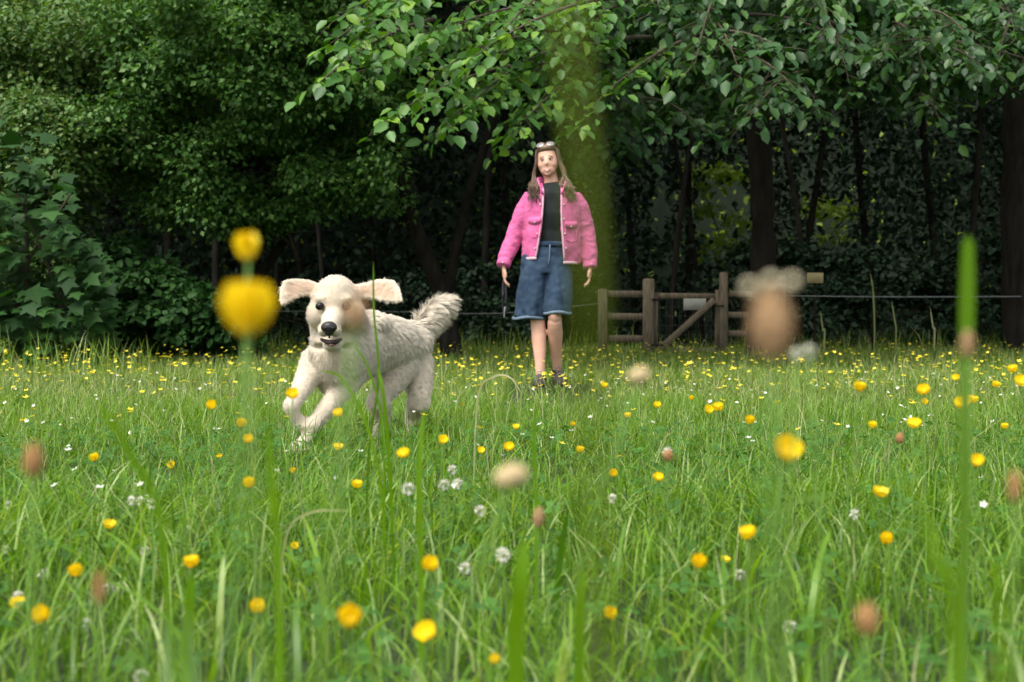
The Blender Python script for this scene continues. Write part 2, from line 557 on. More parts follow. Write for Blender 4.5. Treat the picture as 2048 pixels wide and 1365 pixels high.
# hazel whose leafy boughs arch over the middle
t = empty('hazel_tree', (-0.72, 17.2, 0))
tag(t, 'broad leaved tree with bright arching boughs above the woman, trunk leaning behind the dog', 'tree')
trunk_part(t, [(-0.70, 17.2, -.1), (-0.86, 17.2, .85), (-1.25, 17.0, 1.9), (-1.5, 16.7, 3.4), (-1.3, 16.3, 5.6), (-1.0, 16, 7.6)], [.15, .11, .095, .085, .07, .04])
trunk_part(t, [(-0.80, 17.2, .75), (-0.55, 17.0, 1.9), (-.1, 16.6, 3.3), (.3, 16.0, 5.4)], [.07, .055, .045, .03], 8, 'limb')
mb = MB()
sp = []
tips = [(640, 165, 11.2), (700, 95, 11.6), (775, 240, 11.0), (845, 175, 11.6), (900, 250, 11.4), (980, 210, 11.9), (1040, 255, 11.6), (940, 120, 11.2),
        (1100, 180, 12.0), (1150, 250, 11.9), (760, 40, 11.0), (860, 70, 11.4), (1010, 60, 11.6), (1110, 90, 12.0), (690, 30, 11.9), (820, 130, 12.4), (900, 40, 12.2),
        (1060, 130, 12.6), (960, 170, 12.8), (730, 140, 12.6), (1180, 60, 12.4), (660, 90, 12.8), (1010, 290, 13.0), (870, 270, 13.2)]
for (px, py, D) in tips:
    tip = W(px, py, D)
    st = tip + np.array([rng.uniform(.7, 1.5), rng.uniform(1.2, 2.4), rng.uniform(.55, 1.1)])
    sp.append((st, tip, rng.uniform(.08, .25)))
L = boughs(sp, 0.128, mb, .08, .46, .9)
# upper crown above the picture
ex = pads([((rng.uniform(-2.6, 1.4), rng.uniform(12.5, 18), rng.uniform(4.3, 7.6)), (1.0, 1.0, .45)) for _ in range(34)], 75, .17)
twigs_obj(t, mb)
put_leaves(t, cat(L, ex), 'leaf_big', LEAF_OVATE, LEAF_OVATE_Q, 300)

# lime tree on the right with its dark trunk behind the gate
t = empty('lime_tree', (3.35, 19.0, 0))
tag(t, 'tall tree with dark straight trunk behind the gate and broad leaves overhanging the fence', 'tree')
trunk_part(t, [(3.35, 19, -.1), (3.36, 19, 1.0), (3.33, 19, 2.4), (3.2, 18.8, 4.4), (3.3, 18.5, 8.5)], [.24, .18, .165, .15, .09])
for pts in ([(3.33, 19, 3.2), (2.6, 17.6, 4.1), (1.9, 15.8, 4.6)], [(3.32, 19, 3.5), (4.2, 17.4, 4.3), (5.0, 15.8, 4.7)], [(3.3, 19, 3.9), (3.3, 17.2, 4.6), (3.2, 15.5, 4.9)]):
    trunk_part(t, pts, [.075, .055, .035], 7, 'limb')
mb = MB()
sp = []
tips = [(1240, 130, 12.6), (1230, 220, 13.0), (1300, 60, 12.4), (1310, 190, 12.8), (1390, 130, 12.3), (1420, 230, 12.9), (1480, 90, 12.2), (1500, 180, 12.6), (1560, 40, 12.0),
        (1600, 150, 12.6), (1660, 70, 12.4), (1700, 170, 13.0), (1760, 110, 12.6), (1830, 60, 12.4), (1850, 150, 12.9), (1930, 60, 12.0), (1960, 130, 12.4), (2030, 90, 12.4), (2060, 30, 12.0),
        (1270, 275, 13.4), (1350, 40, 13.2), (1450, 30, 13.2), (1700, 20, 13.0), (1800, 15, 13), (1900, 20, 13), (1990, 185, 13.2), (1610, 60, 13.4), (1400, 180, 13.8), (1540, 130, 13.8), (1780, 190, 13.8),
        (1880, 215, 13.6), (1650, 215, 14.0), (1480, 235, 14.0), (2010, 20, 13), (1200, 40, 13), (1230, 20, 13.4), (2100, 140, 13), (2150, 60, 13)]
for (px, py, D) in tips:
    tip = W(px, py + rng.uniform(-50, 70), D)
    st = tip + np.array([rng.uniform(-.8, 1.0), rng.uniform(1.2, 2.4), rng.uniform(.45, 1.0)])
    sp.append((st, tip, rng.uniform(.05, .22)))
L = boughs(sp, 0.125, mb, .10, .5, .7)
cs = []
for _ in range(105):
    px = rng.uniform(1170, 2150); py = rng.uniform(-20, np.interp(px, [1170, 1400, 1550, 1750, 2150], [330, 300, 150, 260, 200]) * rng.uniform(.55, 1.12))
    cs.append((W(px, py, rng.uniform(14.6, 17.2)), (rng.uniform(.35, .6), .45, rng.uniform(.12, .22))))
L = cat(L, pads(cs, 80, .12, .4))
ex = pads([((rng.uniform(1.0, 8.0), rng.uniform(13.5, 20), rng.uniform(4.6, 8.2)), (1.1, 1.1, .45)) for _ in range(56)], 70, .18)
twigs_obj(t, mb)
put_leaves(t, cat(L, ex), 'leaf_lime', LEAF_OVATE, LEAF_OVATE_Q, 300)

# dense small-leaved hawthorn in the left half
t = empty('hawthorn_tree', (-3.3, 17.6, 0))
tag(t, 'dense small leaved green tree with drooping layered sprays behind the dog', 'tree')
trunk_part(t, [(-3.3, 17.6, -.1), (-3.25, 17.6, 1.0), (-3.4, 17.4, 2.2), (-3.2, 17.2, 4.5), (-3.1, 17.2, 6)], [.16, .12, .11, .08, .04])
trunk_part(t, [(-3.28, 17.6, .9), (-2.7, 17.3, 1.6), (-2.1, 17.0, 2.8)], [.07, .055, .035], 7, 'limb')
cs = []
for _ in range(190):
    px = rng.uniform(190, 780)
    lo = np.interp(px, [190, 300, 450, 600, 760], [420, 450, 470, 450, 400])
    py = rng.uniform(-30, lo) if rng.random() < .8 else rng.uniform(-260, 0)
    D = np.interp(py, [-200, 0, 430], [16.4, 15.2, 16.6]) + rng.uniform(-.5, .9)
    D += 1.1 * noise.noise(Vector((px / 170, py / 120, 3.3)))
    if px < 330: D += (330 - px) * .004
    cs.append((W(px, py, D), (rng.uniform(.26, .6), rng.uniform(.3, .6), rng.uniform(.16, .36))))
for _ in range(26):
    cs.append(((rng.uniform(-5, -1.4), rng.uniform(16, 19), rng.uniform(4.4, 6.6)), (.9, .9, .4)))
mb = MB()
for c, r in cs[::2]:
    s = np.array([-3.2 + rng.uniform(-.3, .6), 17.3, max(1.2, c[2] - .5)])
    m_ = (s + np.array(c)) / 2 + np.array([0, 0, .25])
    mb.tube([s, m_, c], [.03, .018, .006], 4, 2)
twigs_obj(t, mb)
put_leaves(t, pads(cs, 480, .062, .5), 'leaf_haw', LEAF_SMALL, LEAF_SMALL_T)

# olive-tinted elm at the upper left
t = empty('elm_tree', (-7.2, 18.4, 0))
tag(t, 'fine leaved green tree rising above the big leaved sycamore bush', 'tree')
trunk_part(t, [(-7.2, 18.4, -.1), (-7.15, 18.4, 1.5), (-6.8, 18.2, 3.2), (-6.6, 18, 6.5)], [.22, .17, .14, .07])
cs = []
for _ in range(120):
    px = rng.uniform(-160, 250); py = rng.uniform(-40, 560)
    if px > 190 and py > 300: continue
    D = 16.2 + rng.uniform(-.5, .6) + 1.1 * noise.noise(Vector((px / 150, py / 110, 8.1)))
    cs.append((W(px, py, D), (rng.uniform(.28, .6), rng.uniform(.3, .6), rng.uniform(.2, .4))))
for _ in range(36):
    cs.append((W(rng.uniform(150, 560), rng.uniform(-60, 110), 19 + rng.uniform(-.5, 1)), (.6, .6, .3)))
for _ in range(18):
    cs.append(((rng.uniform(-9, -4), rng.uniform(17, 20), rng.uniform(5, 7.5)), (.9, .9, .4)))
mb = MB()
for c, r in cs[::2]:
    s = np.array([-6.8, 18.2, max(1.6, c[2] - .6)])
    mb.tube([s, (s + np.array(c)) / 2 + np.array([0, 0, .2]), c], [.03, .018, .006], 4, 2)
twigs_obj(t, mb)
put_leaves(t, pads(cs, 480, .062, .3), 'leaf_olive', LEAF_SMALL, LEAF_SMALL_T)

# sycamore bush, lower left
t = empty('sycamore_bush', (-5.1, 14.2, 0))
tag(t, 'bush of big lobed sycamore leaves at the edge of the meadow beside the buttercups', 'bush')
for k in range(6):
    x = -5.9 + k * .28
    trunk_part(t, [(x, 14.4, -.05), (x + rng.uniform(-.2, .2), 14.3, .8), (x + rng.uniform(-.5, .5), 14.1, 1.75)], [.035, .025, .012], 6, 'stem', 'twig')
pos, ax, nr, sz = [], [], [], []
for _ in range(1900):
    px = rng.uniform(-260, 225)
    top = np.interp(px, [-260, 0, 120, 180, 225], [170, 235, 320, 430, 590]) + 70 * math.sin(px * .05) * rng.random()
    py = top + (720 - top) * rng.random() ** .8
    D = 13.2 + rng.uniform(0, 1.5) + max(0, (px - 110)) * .006
    p = W(px, py, D)
    if p[2] < .12 or noise.noise(Vector((p[0] * 2.6, p[1] * 1.2, p[2] * 2.6))) < -.12: continue
    pos.append(p); sz.append(rng.uniform(.12, .24))
    ax.append(norm(np.array([rng.normal(0, .55), -1.0 + rng.normal(0, .4), -.55 + rng.normal(0, .3)])))
    nr.append(np.array([rng.normal(0, .3), -.55, .85]) + rng.normal(0, .22, 3))
put_leaves(t, [np.array(x) for x in (pos, ax, nr, sz)], 'leaf_syc', LEAF_LOBED, LEAF_LOBED_T, 260)


# low shrubs along the wood's edge
def shrub(name, label, base, cs, n_per, leaf, mat, stems=4):
    t = empty(name, base)
    tag(t, label, 'shrub', 'shrubs along the edge of the wood')
    for k in range(stems):
        c = cs[int(rng.integers(len(cs)))][0]
        s = (base[0] + rng.uniform(-.2, .2), base[1], -.05)
        trunk_part(t, [s, ((s[0] + c[0]) / 2, base[1], c[2] * .55), tuple(c)], [.03, .022, .008], 5, 'stem', 'twig')
    put_leaves(t, pads(cs, n_per, leaf, .3), mat, LEAF_OVATE, LEAF_OVATE_Q)


cs = []
for _ in range(46):
    px = rng.uniform(170, 470); top = np.interp(px, [170, 260, 360, 470], [430, 500, 560, 660])
    cs.append((W(px, rng.uniform(top, 690), 16.2 + rng.uniform(-.5, .5)), (.34, .34, .14)))
shrub('dark_shrub', 'low dark green shrub below the drooping hawthorn, left of the tall blurred buttercups', (-4.0, 16.4, 0), cs, 300, .085, 'leaf_syc')
cs = []
for _ in range(46):
    px = rng.uniform(1560, 2100); top = np.interp(px, [1560, 1700, 1850, 2100], [560, 510, 500, 470])
    cs.append((W(px, rng.uniform(top, 690), 22.5 + rng.uniform(-.6, .6)), (.6, .5, .22)))
shrub('holly_shrub', 'dark glossy shrub behind the thin wire right of the gate', (5.6, 22.6, 0), cs, 200, .10, 'leaf_shade', 6)
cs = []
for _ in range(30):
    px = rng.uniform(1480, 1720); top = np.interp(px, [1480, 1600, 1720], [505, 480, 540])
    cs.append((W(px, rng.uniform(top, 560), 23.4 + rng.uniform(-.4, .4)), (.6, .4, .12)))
shrub('elder_shrub', 'spreading dark shrub at the foot of the dark tree trunk', (4.0, 23.5, 0), cs, 190, .10, 'leaf_shade', 4)
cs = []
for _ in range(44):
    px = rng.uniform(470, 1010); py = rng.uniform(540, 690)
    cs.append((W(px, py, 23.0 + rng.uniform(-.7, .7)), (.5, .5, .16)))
shrub('bramble_shrub', 'dark bramble growing in the shade between dog and woman', (-2.0, 23.2, 0), cs, 130, .09, 'leaf_shade', 8)

# ------------------------------------------------------------------ trunks inside the wood
slim = [(548, 25.5, .05), (610, 27, .06), (655, 22.8, .035), (760, 28, .06), (965, 24.5, .06), (1010, 27, .08), (1272, 28.5, .06), (1338, 24.6, .05), (1378, 29, .08), (1408, 26.5, .045), (1598, 26.5, .07), (1622, 24.4, .05), (1742, 29, .08), (1880, 27, .08), (1935, 25, .06), (330, 26, .08), (430, 24, .06)]
SLIM_LABEL = ['slim dark trunk just above the dog\'s flying left ear',
    'slim dark trunk above the middle of the dog\'s head',
    'thinnest pale sapling rising behind the dog\'s head',
    'slim dark trunk above the dog\'s back',
    'slim dark trunk between the dog\'s tail and the person',
    'dark trunk close behind the person\'s arm',
    'slim trunk deep in the wood behind the gate post',
    'slim dark trunk above the gate',
    'thicker dark trunk deep in the wood above the notice',
    'thin trunk deep in the wood above the gate brace',
    'slim dark trunk above the big brown plantain',
    'slim dark trunk above the tan marker plate',
    'dark trunk deep in the wood above the tall pale stalks',
    'dark trunk left of the thin upright green blade',
    'slim dark trunk behind the thin upright green blade',
    'dark trunk behind the low shrub under the hawthorn',
    'slim dark trunk behind the tall blurred buttercup']
for i, (px, D, r) in enumerate(slim):
    x = (px - 1024) / F * D
    t = empty('slim_tree', (x, D, 0))
    tag(t, SLIM_LABEL[i], 'tree', 'slim trunks inside the wood')
    lean = rng.uniform(-1.1, 1.1)
    trunk_part(t, [(x, D, -.1), (x + lean * .2, D, 2.0), (x + lean * .6, D, 4.4), (x + lean, D, 8)], [r * 1.15, r, r * .8, r * .4], 7)
    cs = [((x + lean + rng.uniform(-1.3, 1.3), D + rng.uniform(-1.2, 1.2), rng.uniform(5.2, 8.5)), (1.0, 1.0, .4)) for _ in range(5)]
    put_leaves(t, pads(cs, 55, .24), 'leaf_shade', LEAF_OVATE, LEAF_OVATE_Q)
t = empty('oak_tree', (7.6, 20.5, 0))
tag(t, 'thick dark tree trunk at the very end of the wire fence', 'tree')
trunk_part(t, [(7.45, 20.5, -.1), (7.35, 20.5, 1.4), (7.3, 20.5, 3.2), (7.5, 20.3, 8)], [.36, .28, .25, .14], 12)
put_leaves(t, pads([((7.3 + rng.uniform(-1.6, 2), 20 + rng.uniform(-1.5, 1.5), rng.uniform(4.6, 8)), (1.1, 1.1, .4)) for _ in range(14)], 70, .2), 'leaf_shade', LEAF_OVATE, LEAF_OVATE_Q)


# the wood behind: one dark mass with a few gaps
def wood_mass(n, D0, D1, zmax, leaf, mat, name, label, gaps=(), pg=.85, xr=24, zmin=0.1):
    p = np.stack([rng.uniform(-xr, xr, n), rng.uniform(D0, D1, n), zmin + (zmax - zmin) * rng.random(n) ** .9], -1)
    # clump
    ph = np.sin(p[:, 0] * 1.7 + p[:, 1]) * np.sin(p[:, 2] * 2.1 + p[:, 0] * .6) * np.cos(p[:, 1] * 1.3)
    keep = rng.random(n) < np.clip(.62 + .6 * ph, .08, 1)
    px = 1024 + p[:, 0] / p[:, 1] * F; py = 657 - (p[:, 2] - CAM_Z) / p[:, 1] * F
    for (x0, y0, x1, y1) in gaps:
        cx, cy, rx, ry = (x0 + x1) / 2, (y0 + y1) / 2, (x1 - x0) / 2, (y1 - y0) / 2
        ing = ((px - cx) / rx) ** 2 + ((py - cy) / ry) ** 2 < 1
        keep &= ~(ing & (rng.random(n) < pg))
    if zmin > 5:                                   # opening cut in the added roofs so light reaches the shrub
        keep &= ~((p[:, 0] > .5) & (p[:, 0] < 11) & (p[:, 1] > 27.5) & (p[:, 1] < 42))
    p = p[keep]
    m = len(p)
    a = norm(rng.normal(size=(m, 3)) + np.array([0, -.3, -.5]))
    nn = np.array([0, -.3, 1.0]) + rng.normal(0, .5, (m, 3))
    V, Fi = leaves_arrays(p, a, nn, leaf * rng.uniform(.6, 1.4, m), LEAF_OVATE, LEAF_OVATE_Q)
    o = obj_np(name, V, [Fi], M[mat])
    tag(o, label, 'woodland', kind='stuff')


GAPS = [(1390, 330, 1500, 520), (1625, 400, 1700, 500), (1300, 380, 1340, 470), (1250, 140, 1290, 200)]
wood_mass(65000, 24.5, 30, 7.0, .13, 'leaf_shade', 'woodland_undergrowth', 'dark leafy undergrowth inside the wood', GAPS, .96, 15)
wood_mass(52000, 30, 38, 11, .22, 'leaf_shade', 'woodland', 'dark mass of trees deep in the wood', GAPS, .9, 20)
wood_mass(20000, 28, 62, 17, 1.4, 'leaf_shade', 'shade_roof', 'leafy roof added out of view to shade the deep wood', (), 0, 42, 11)  # oversized leaves, added to keep skylight off the bank
wood_mass(26000, 20.5, 36, 10.5, .60, 'leaf_shade', 'shade_canopy', 'leafy canopy added above the view to shade the wood', (), 0, 22, 6.2)  # thickened with oversized leaves to darken the wood below
wood_mass(4000, 39.2, 40.5, 12, .22, 'leaf_lit', 'sunlit_woodland', 'yellow green foliage coloured as if sunlit beyond the dark wood', (), 0, 22)
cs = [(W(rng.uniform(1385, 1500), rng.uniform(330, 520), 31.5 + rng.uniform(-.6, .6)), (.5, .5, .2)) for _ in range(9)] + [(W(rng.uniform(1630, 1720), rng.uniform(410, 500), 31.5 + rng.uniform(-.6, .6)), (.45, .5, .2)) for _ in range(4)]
shrub('sunlit_shrub', 'yellow green shrub coloured as if sunlit, glimpsed through the dark wood behind the gate', (5.2, 31.5, 0), cs, 70, .16, 'leaf_lit', 5)
# dark bank added behind the trees to block the sky
bx_ = np.linspace(-60, 60, 50); by_ = np.linspace(39, 90, 26)
BX, BY = np.meshgrid(bx_, by_)
BZ = np.clip((BY - 39) * 1.15, 0, 24) + .5 * np.sin(BX * .8) * np.sin(BY * .6) + .0
idx = np.arange(BX.size).reshape(BX.shape)
quads = np.stack([idx[:-1, :-1], idx[:-1, 1:], idx[1:, 1:], idx[1:, :-1]], -1).reshape(-1, 4)
tag(obj_np('added_bank', np.stack([BX, BY, BZ - .4], -1), [quads], M['forest_floor'], None, True), 'dark bank added behind the trees to block the sky', 'added_bank', kind='structure')

# ------------------------------------------------------------------ gate and fences
DG = 20.0
g_px = DG / F


def bar(name, a, b, w, h, parent, mat='wood', up=(0, 0, 1)):
    """Squared timber from a to b, w across, h high."""
    a, b = Vector(a), Vector(b)
    d = (b - a); Ln = d.length; d.normalize()
    y = Vector((0, 1, 0)); z = d.cross(y).normalized(); y = z.cross(d)
    Mx = Matrix((d, y, z)).transposed()
    mb = MB()
    mb.box((0, 0, 0), (Ln, w, h), Mx, min(w, h) * .12)
    o = mb.build(name, M[mat], parent, False)
    o.data.transform(Matrix.Translation((a + b) / 2 - parent.location))
    return o


def gx_(px): return (px - 1024) * g_px
def gz_(py): return CAM_Z + (657 - py) * g_px


t = empty('fence', (gx_(1250), DG, 0))
tag(t, 'short weathered three rail timber fence between the woman and the gate', 'fence', 'timber fence sections beside the gate')
bar('post', (gx_(1205), DG, -.1), (gx_(1205), DG, gz_(578)), .12, .13, t)
for z in (588, 633, 677):
    bar('rail', (gx_(1211), DG + .01, gz_(z)), (gx_(1290), DG + .01, gz_(z + 1)), .05, .095, t)
t = empty('gate', (gx_(1370), DG, 0))
tag(t, 'weathered timber field gate with a diagonal brace and a pale notice', 'gate')
bar('gate_post', (gx_(1296), DG, -.1), (gx_(1297), DG, gz_(558)), .15, .155, t)
bar('gate_post', (gx_(1447), DG, -.1), (gx_(1447), DG, gz_(545)), .11, .11, t)
bar('stile', (gx_(1311), DG + .02, .06), (gx_(1311), DG + .02, gz_(585)), .055, .07, t)
bar('stile', (gx_(1434), DG + .02, .05), (gx_(1436), DG + .02, gz_(580)), .055, .07, t)
bar('top_rail', (gx_(1316), DG + .015, gz_(592)), (gx_(1431), DG + .015, gz_(593)), .05, .08, t)
bar('bottom_rail', (gx_(1316), DG + .015, .1), (gx_(1430), DG + .015, .1), .05, .08, t)
bar('brace', (gx_(1313), DG - .035, gz_(704)), (gx_(1428), DG - .035, gz_(600)), .04, .085, t)
mb = MB()                                     # welded stock netting in the gate
for k in range(9):
    x = gx_(1320 + k * 13); mb.tube([(x, DG + .05, .14), (x, DG + .05, gz_(598))], [.0012, .0012], 4, 1)
for k in range(6):
    z = .2 + k * .13; mb.tube([(gx_(1314), DG + .053, z), (gx_(1432), DG + .053, z)], [.0012, .0012], 4, 1)
o = mb.build('netting', M['wire'], t); o.data.transform(Matrix.Translation(-t.location))
for py in (600, 690):
    bar('hinge', (gx_(1302), DG - .082, gz_(py)), (gx_(1326), DG - .082, gz_(py)), .008, .03, t, 'bark')
bar('latch', (gx_(1430), DG - .062, gz_(612)), (gx_(1446), DG - .062, gz_(612)), .012, .022, t, 'bark')
bar('notice', (gx_(1366), DG - .04, gz_(609)), (gx_(1411), DG - .04, gz_(609)), .012, .16, t, 'sign_white')
t = empty('fence', (gx_(1480), DG, 0))
tag(t, 'short weathered three rail timber fence behind the blurred brown seed head', 'fence', 'timber fence sections beside the gate')
for z in (588, 630, 667):
    bar('rail', (gx_(1454), DG + .01, gz_(z)), (gx_(1552), DG + .01, gz_(z + 1)), .05, .085, t)
bar('post', (gx_(1560), DG, -.1), (gx_(1560), DG, gz_(568)), .12, .13, t)

t = empty('wire_fence', (gx_(1820), DG, 0))
tag(t, 'thin pale rail fence line running to the edge of the wood right of the gate', 'fence')
mb = MB()
mb.tube([(gx_(1567), DG, gz_(592)), (gx_(1800), DG + .1, gz_(594)), (gx_(2160), DG + .3, gz_(592))], [.009, .009, .009], 6, 3)
o = mb.build('rail', M['wire'], t); o.data.transform(Matrix.Translation(-t.location))
for px in (1752, 2100):
    bar('post', (gx_(px), DG + .12, -.1), (gx_(px), DG + .12, gz_(584)), .05, .05, t, 'bark')
t = empty('wire_fence', (gx_(1000), DG + .2, 0))
tag(t, 'thin pale wire strung low behind the dog and the woman', 'fence')
mb = MB()
mb.tube([(gx_(1200), DG, gz_(607)), (gx_(1000), DG + .2, gz_(627)), (gx_(780), DG + .4, gz_(623)), (gx_(430), DG + .6, gz_(622))], [.006] * 4, 5, 3)
o = mb.build('wire', M['wire'], t); o.data.transform(Matrix.Translation(-t.location))
for px in (905, 610):
    bar('post', (gx_(px), DG + .42, -.1), (gx_(px), DG + .42, gz_(612)), .06, .06, t, 'bark')
t = empty('marker_plate', (gx_(1631), DG + .05, 0))
tag(t, 'small tan marker plate on a thin post above the thin rail', 'sign')
bar('post', (gx_(1631), DG + .06, -.1), (gx_(1631), DG + .06, gz_(560)), .03, .03, t, 'bark')
bar('plate', (gx_(1615), DG + .03, gz_(556)), (gx_(1647), DG + .03, gz_(556)), .02, .145, t, 'sign_tan')

# ------------------------------------------------------------------ meadow
def blades(root, h, az, bend, w, segs=3, tipw=0.0):
    """Curved tapering grass blades; returns vertices and triangles."""
    n = len(root)
    d = np.stack([np.cos(az), np.sin(az), np.zeros(n)], -1)
    faz = az + np.pi / 2 + rng.normal(0, .5, n)
    s = np.stack([np.cos(faz), np.sin(faz), np.zeros(n)], -1)
    V = np.empty((n, 2 * segs + 1, 3))
    for k in range(segs + 1):
        t = k / segs
        c = root + d * (bend * h * t ** 2)[:, None]
        c[:, 2] += h * (t - .35 * bend * t ** 2.2)
        if k < segs:
            ww = (w * (1 - .45 * t) * .5)[:, None] * s
            V[:, 2 * k] = c - ww; V[:, 2 * k + 1] = c + ww
        else:
            V[:, 2 * segs] = c
    T = []
    for k in range(segs - 1):
        a = 2 * k
        T += [(a, a + 1, a + 3), (a, a + 3, a + 2)]
    a = 2 * (segs - 1)
    T.append((a, a + 1, a + 2))
    T = np.array(T)[None] + (np.arange(n) * (2 * segs + 1))[:, None, None]
    return V.reshape(-1, 3), T.reshape(-1, 3)


def scatter(n, D0, D1, margin=1.3):
    """Random ground points over the wedge in front of the camera and a step to each side."""
    out = []
    while sum(len(o) for o in out) < n:
        D = np.sqrt(rng.uniform(D0 ** 2, D1 ** 2, n))
        half = .37 * D + margin
        hm = .37 * D1 + margin
        x = rng.uniform(-hm, hm, n)
        k = np.abs(x) < half
        out.append(np.stack([x[k], D[k], np.zeros(k.sum())], -1))
    return np.concatenate(out)[:n]


def patch(p, s=1.0):
    return .5 + .5 * np.sin(p[:, 0] * 2.1 * s + 1.3 * np.sin(p[:, 1] * 1.1 * s)) * np.cos(p[:, 1] * 1.7 * s + np.sin(p[:, 0] * s))


def grass_layer(name, n, D0, D1, h0, h1, w0, w1, bend, mat, segs=3, thin=None, pw=1.6, label='green meadow grass', margin=1.3):
    r = scatter(n, D0, D1, margin)
    if thin is not None:
        r = r[thin(r)]
    m = len(r)
    h = (h0 + (h1 - h0) * rng.random(m) ** pw) * (.75 + .5 * patch(r))
    V, T = blades(r, h, rng.uniform(0, 2 * np.pi, m), rng.uniform(bend[0], bend[1], m), rng.uniform(w0, w1, m), segs)
    o = obj_np(name, V, [T], M[mat])
    tag(o, label, 'grass', kind='stuff')


def paws(r):
    """Grass is trodden a little round the dog's and the woman's feet."""
    k = np.ones(len(r), bool)
    k &= ~((np.abs(r[:, 0] - .25) < .3) & (r[:, 1] > 6.9) & (r[:, 1] < 10.4) & (rng.random(len(r)) < .82))
    return k


grass_layer('near_grass', 27000, .75, 3.2, .05, .18, .002, .005, (.15, 1.3), 'grass', 4, None, 1.4, 'lush green grass blades close to the camera')
grass_layer('meadow_grass', 62000, 3.0, 7.5, .04, .16, .0022, .0044, (.2, 1.25), 'grass', 3, paws, 1.5, 'green meadow grass around the running dog')
grass_layer('middle_grass', 56000, 7.0, 13.5, .04, .135, .0034, .0065, (.2, 1.2), 'grass_far', 3, paws, 1.5, 'yellowish green meadow grass around the woman')
grass_layer('far_grass', 62000, 13, 23.5, .07, .22, .007, .013, (.1, .7), 'grass_far', 2, None, 1.5, 'yellowish green meadow grass before the gate')
grass_layer('edge_grass', 9000, 18.5, 24.5, .2, .55, .006, .011, (.1, .5), 'grass_far', 3, lambda r: (r[:, 1] > 19.6 + .8 * np.sin(r[:, 0] * .9)) & ((np.abs(r[:, 0] - 2.3) > 1.3) | (r[:, 1] > 20.4) & (rng.random(len(r)) < .3)), 2.0, 'taller grass along the edge of the wood')
grass_layer('verge_grass', 5000, 11.5, 14, .15, .45, .006, .010, (.1, .5), 'grass_far', 3, lambda r: r[:, 0] < -3.4, 2.0, 'taller grass in front of the sycamore bush')
grass_layer('meadow_stalk_grass', 3600, 1.2, 8, .10, .28, .001, .0018, (.05, .9), 'straw', 4, paws, 1.6, 'thin pale grass stalks in the meadow')
grass_layer('far_stalk_grass', 9000, 8, 22, .08, .24, .0025, .0045, (.05, .5), 'straw', 3, paws, 1.8, 'thin pale grass stalks far across the meadow')

# taller tufts in front of the dog's legs
n_ = 420
D_ = rng.uniform(2.9, 4.5, n_)
r = np.stack([(rng.normal(735, 130, n_) - 1024) / F * D_, D_, 0 * D_], -1)
V, T = blades(r, rng.uniform(.10, .25, n_) * (.7 + .5 * patch(r, 3)), rng.uniform(0, 6.28, n_), rng.uniform(.1, .8, n_), rng.uniform(.002, .0042, n_), 4)
tag(obj_np('tuft_grass', V, [T], M['grass']), 'taller grass tufts in front of the dog\'s legs', 'grass', kind='stuff')

# clover leaves close to the ground
r = scatter(7000, .9, 5.0)
m = len(r)
h = .02 + .085 * rng.random(m)
Tl = []
for k in range(3):
    a = R(120 * k)
    c = np.array([math.cos(a), math.sin(a)]) * .62
    ring = [(c[0] + .52 * math.cos(a + R(b)), c[1] + .52 * math.sin(a + R(b)), .12 if b in (60, -60) else .05) for b in (0, 60, 120, 180, -120, -60)]
    Tl.append(ring)
T = np.array(Tl).reshape(-1, 3)
Fc = np.array([(6 * k, 6 * k + 1, 6 * k + 2, 6 * k + 3) for k in range(3)] + [(6 * k, 6 * k + 3, 6 * k + 4, 6 * k + 5) for k in range(3)])
r[:, 2] += h
V, Fi = leaves_arrays(r, np.stack([np.cos(h * 900), np.sin(h * 900), 0 * h], -1), np.array([0, -.25, 1]) + rng.normal(0, .35, (m, 3)), rng.uniform(.009, .017, m), T, Fc)
tag(obj_np('clover_leaves', V, [Fi], M['clover_leaf']), 'clover leaves covering the ground between the grass', 'clover', kind='stuff')


# ------------------------------------------------------------------ flowers
def petal_mesh():
    V, Q = [], []
    rows = [(0, .12, 0), (.35, .42, .06), (.75, .55, .30), (1.0, .36, .62)]
    for x, w, z in rows:
        V += [(x, -w, z + .10 * w), (x, 0, z), (x, w, z + .10 * w)]
    for i in range(3):
        for j in range(2):
            a = 3 * i + j; Q.append((a, a + 1, a + 4, a + 3))
    return np.array(V), np.array(Q)


PV, PQ = petal_mesh()
PETAL = mesh_np('petal', PV, [PQ], M['petal'], True)
_mb = MB(); _mb.ball((0, 0, .18), (.26, .26, .2), 8, 5)
CENTRE = mesh_np('flower_centre', *_mb.arrays(), M['stamen'], True)


def stem_obj(parent, h, lean, r, mat='stem', z0=-.01):
    mb = MB()
    mb.tube([(0, 0, z0), (lean[0] * .35, lean[1] * .35, h * .5), (lean[0], lean[1], h)], [r * 1.2, r, r * .85], 5, 4)
    return mb.build('stem', M[mat], parent)


def petals_into(parent, c, rad, openness, tilt, spin):
    base = Matrix.Translation(c) @ Matrix.Rotation(tilt[0], 4, 'X') @ Matrix.Rotation(tilt[1], 4, 'Y')
    for k in range(5):
        o = bpy.data.objects.new('petal', PETAL)
        col.objects.link(o); o.parent = parent
        o.matrix_local = base @ Matrix.Rotation(spin + k * 2 * math.pi / 5, 4, 'Z') @ Matrix.Rotation(-openness, 4, 'Y') @ Matrix.Scale(rad, 4)
    o = bpy.data.objects.new('flower_centre', CENTRE)
    col.objects.link(o); o.parent = parent
    o.matrix_local = base @ Matrix.Scale(rad, 4)


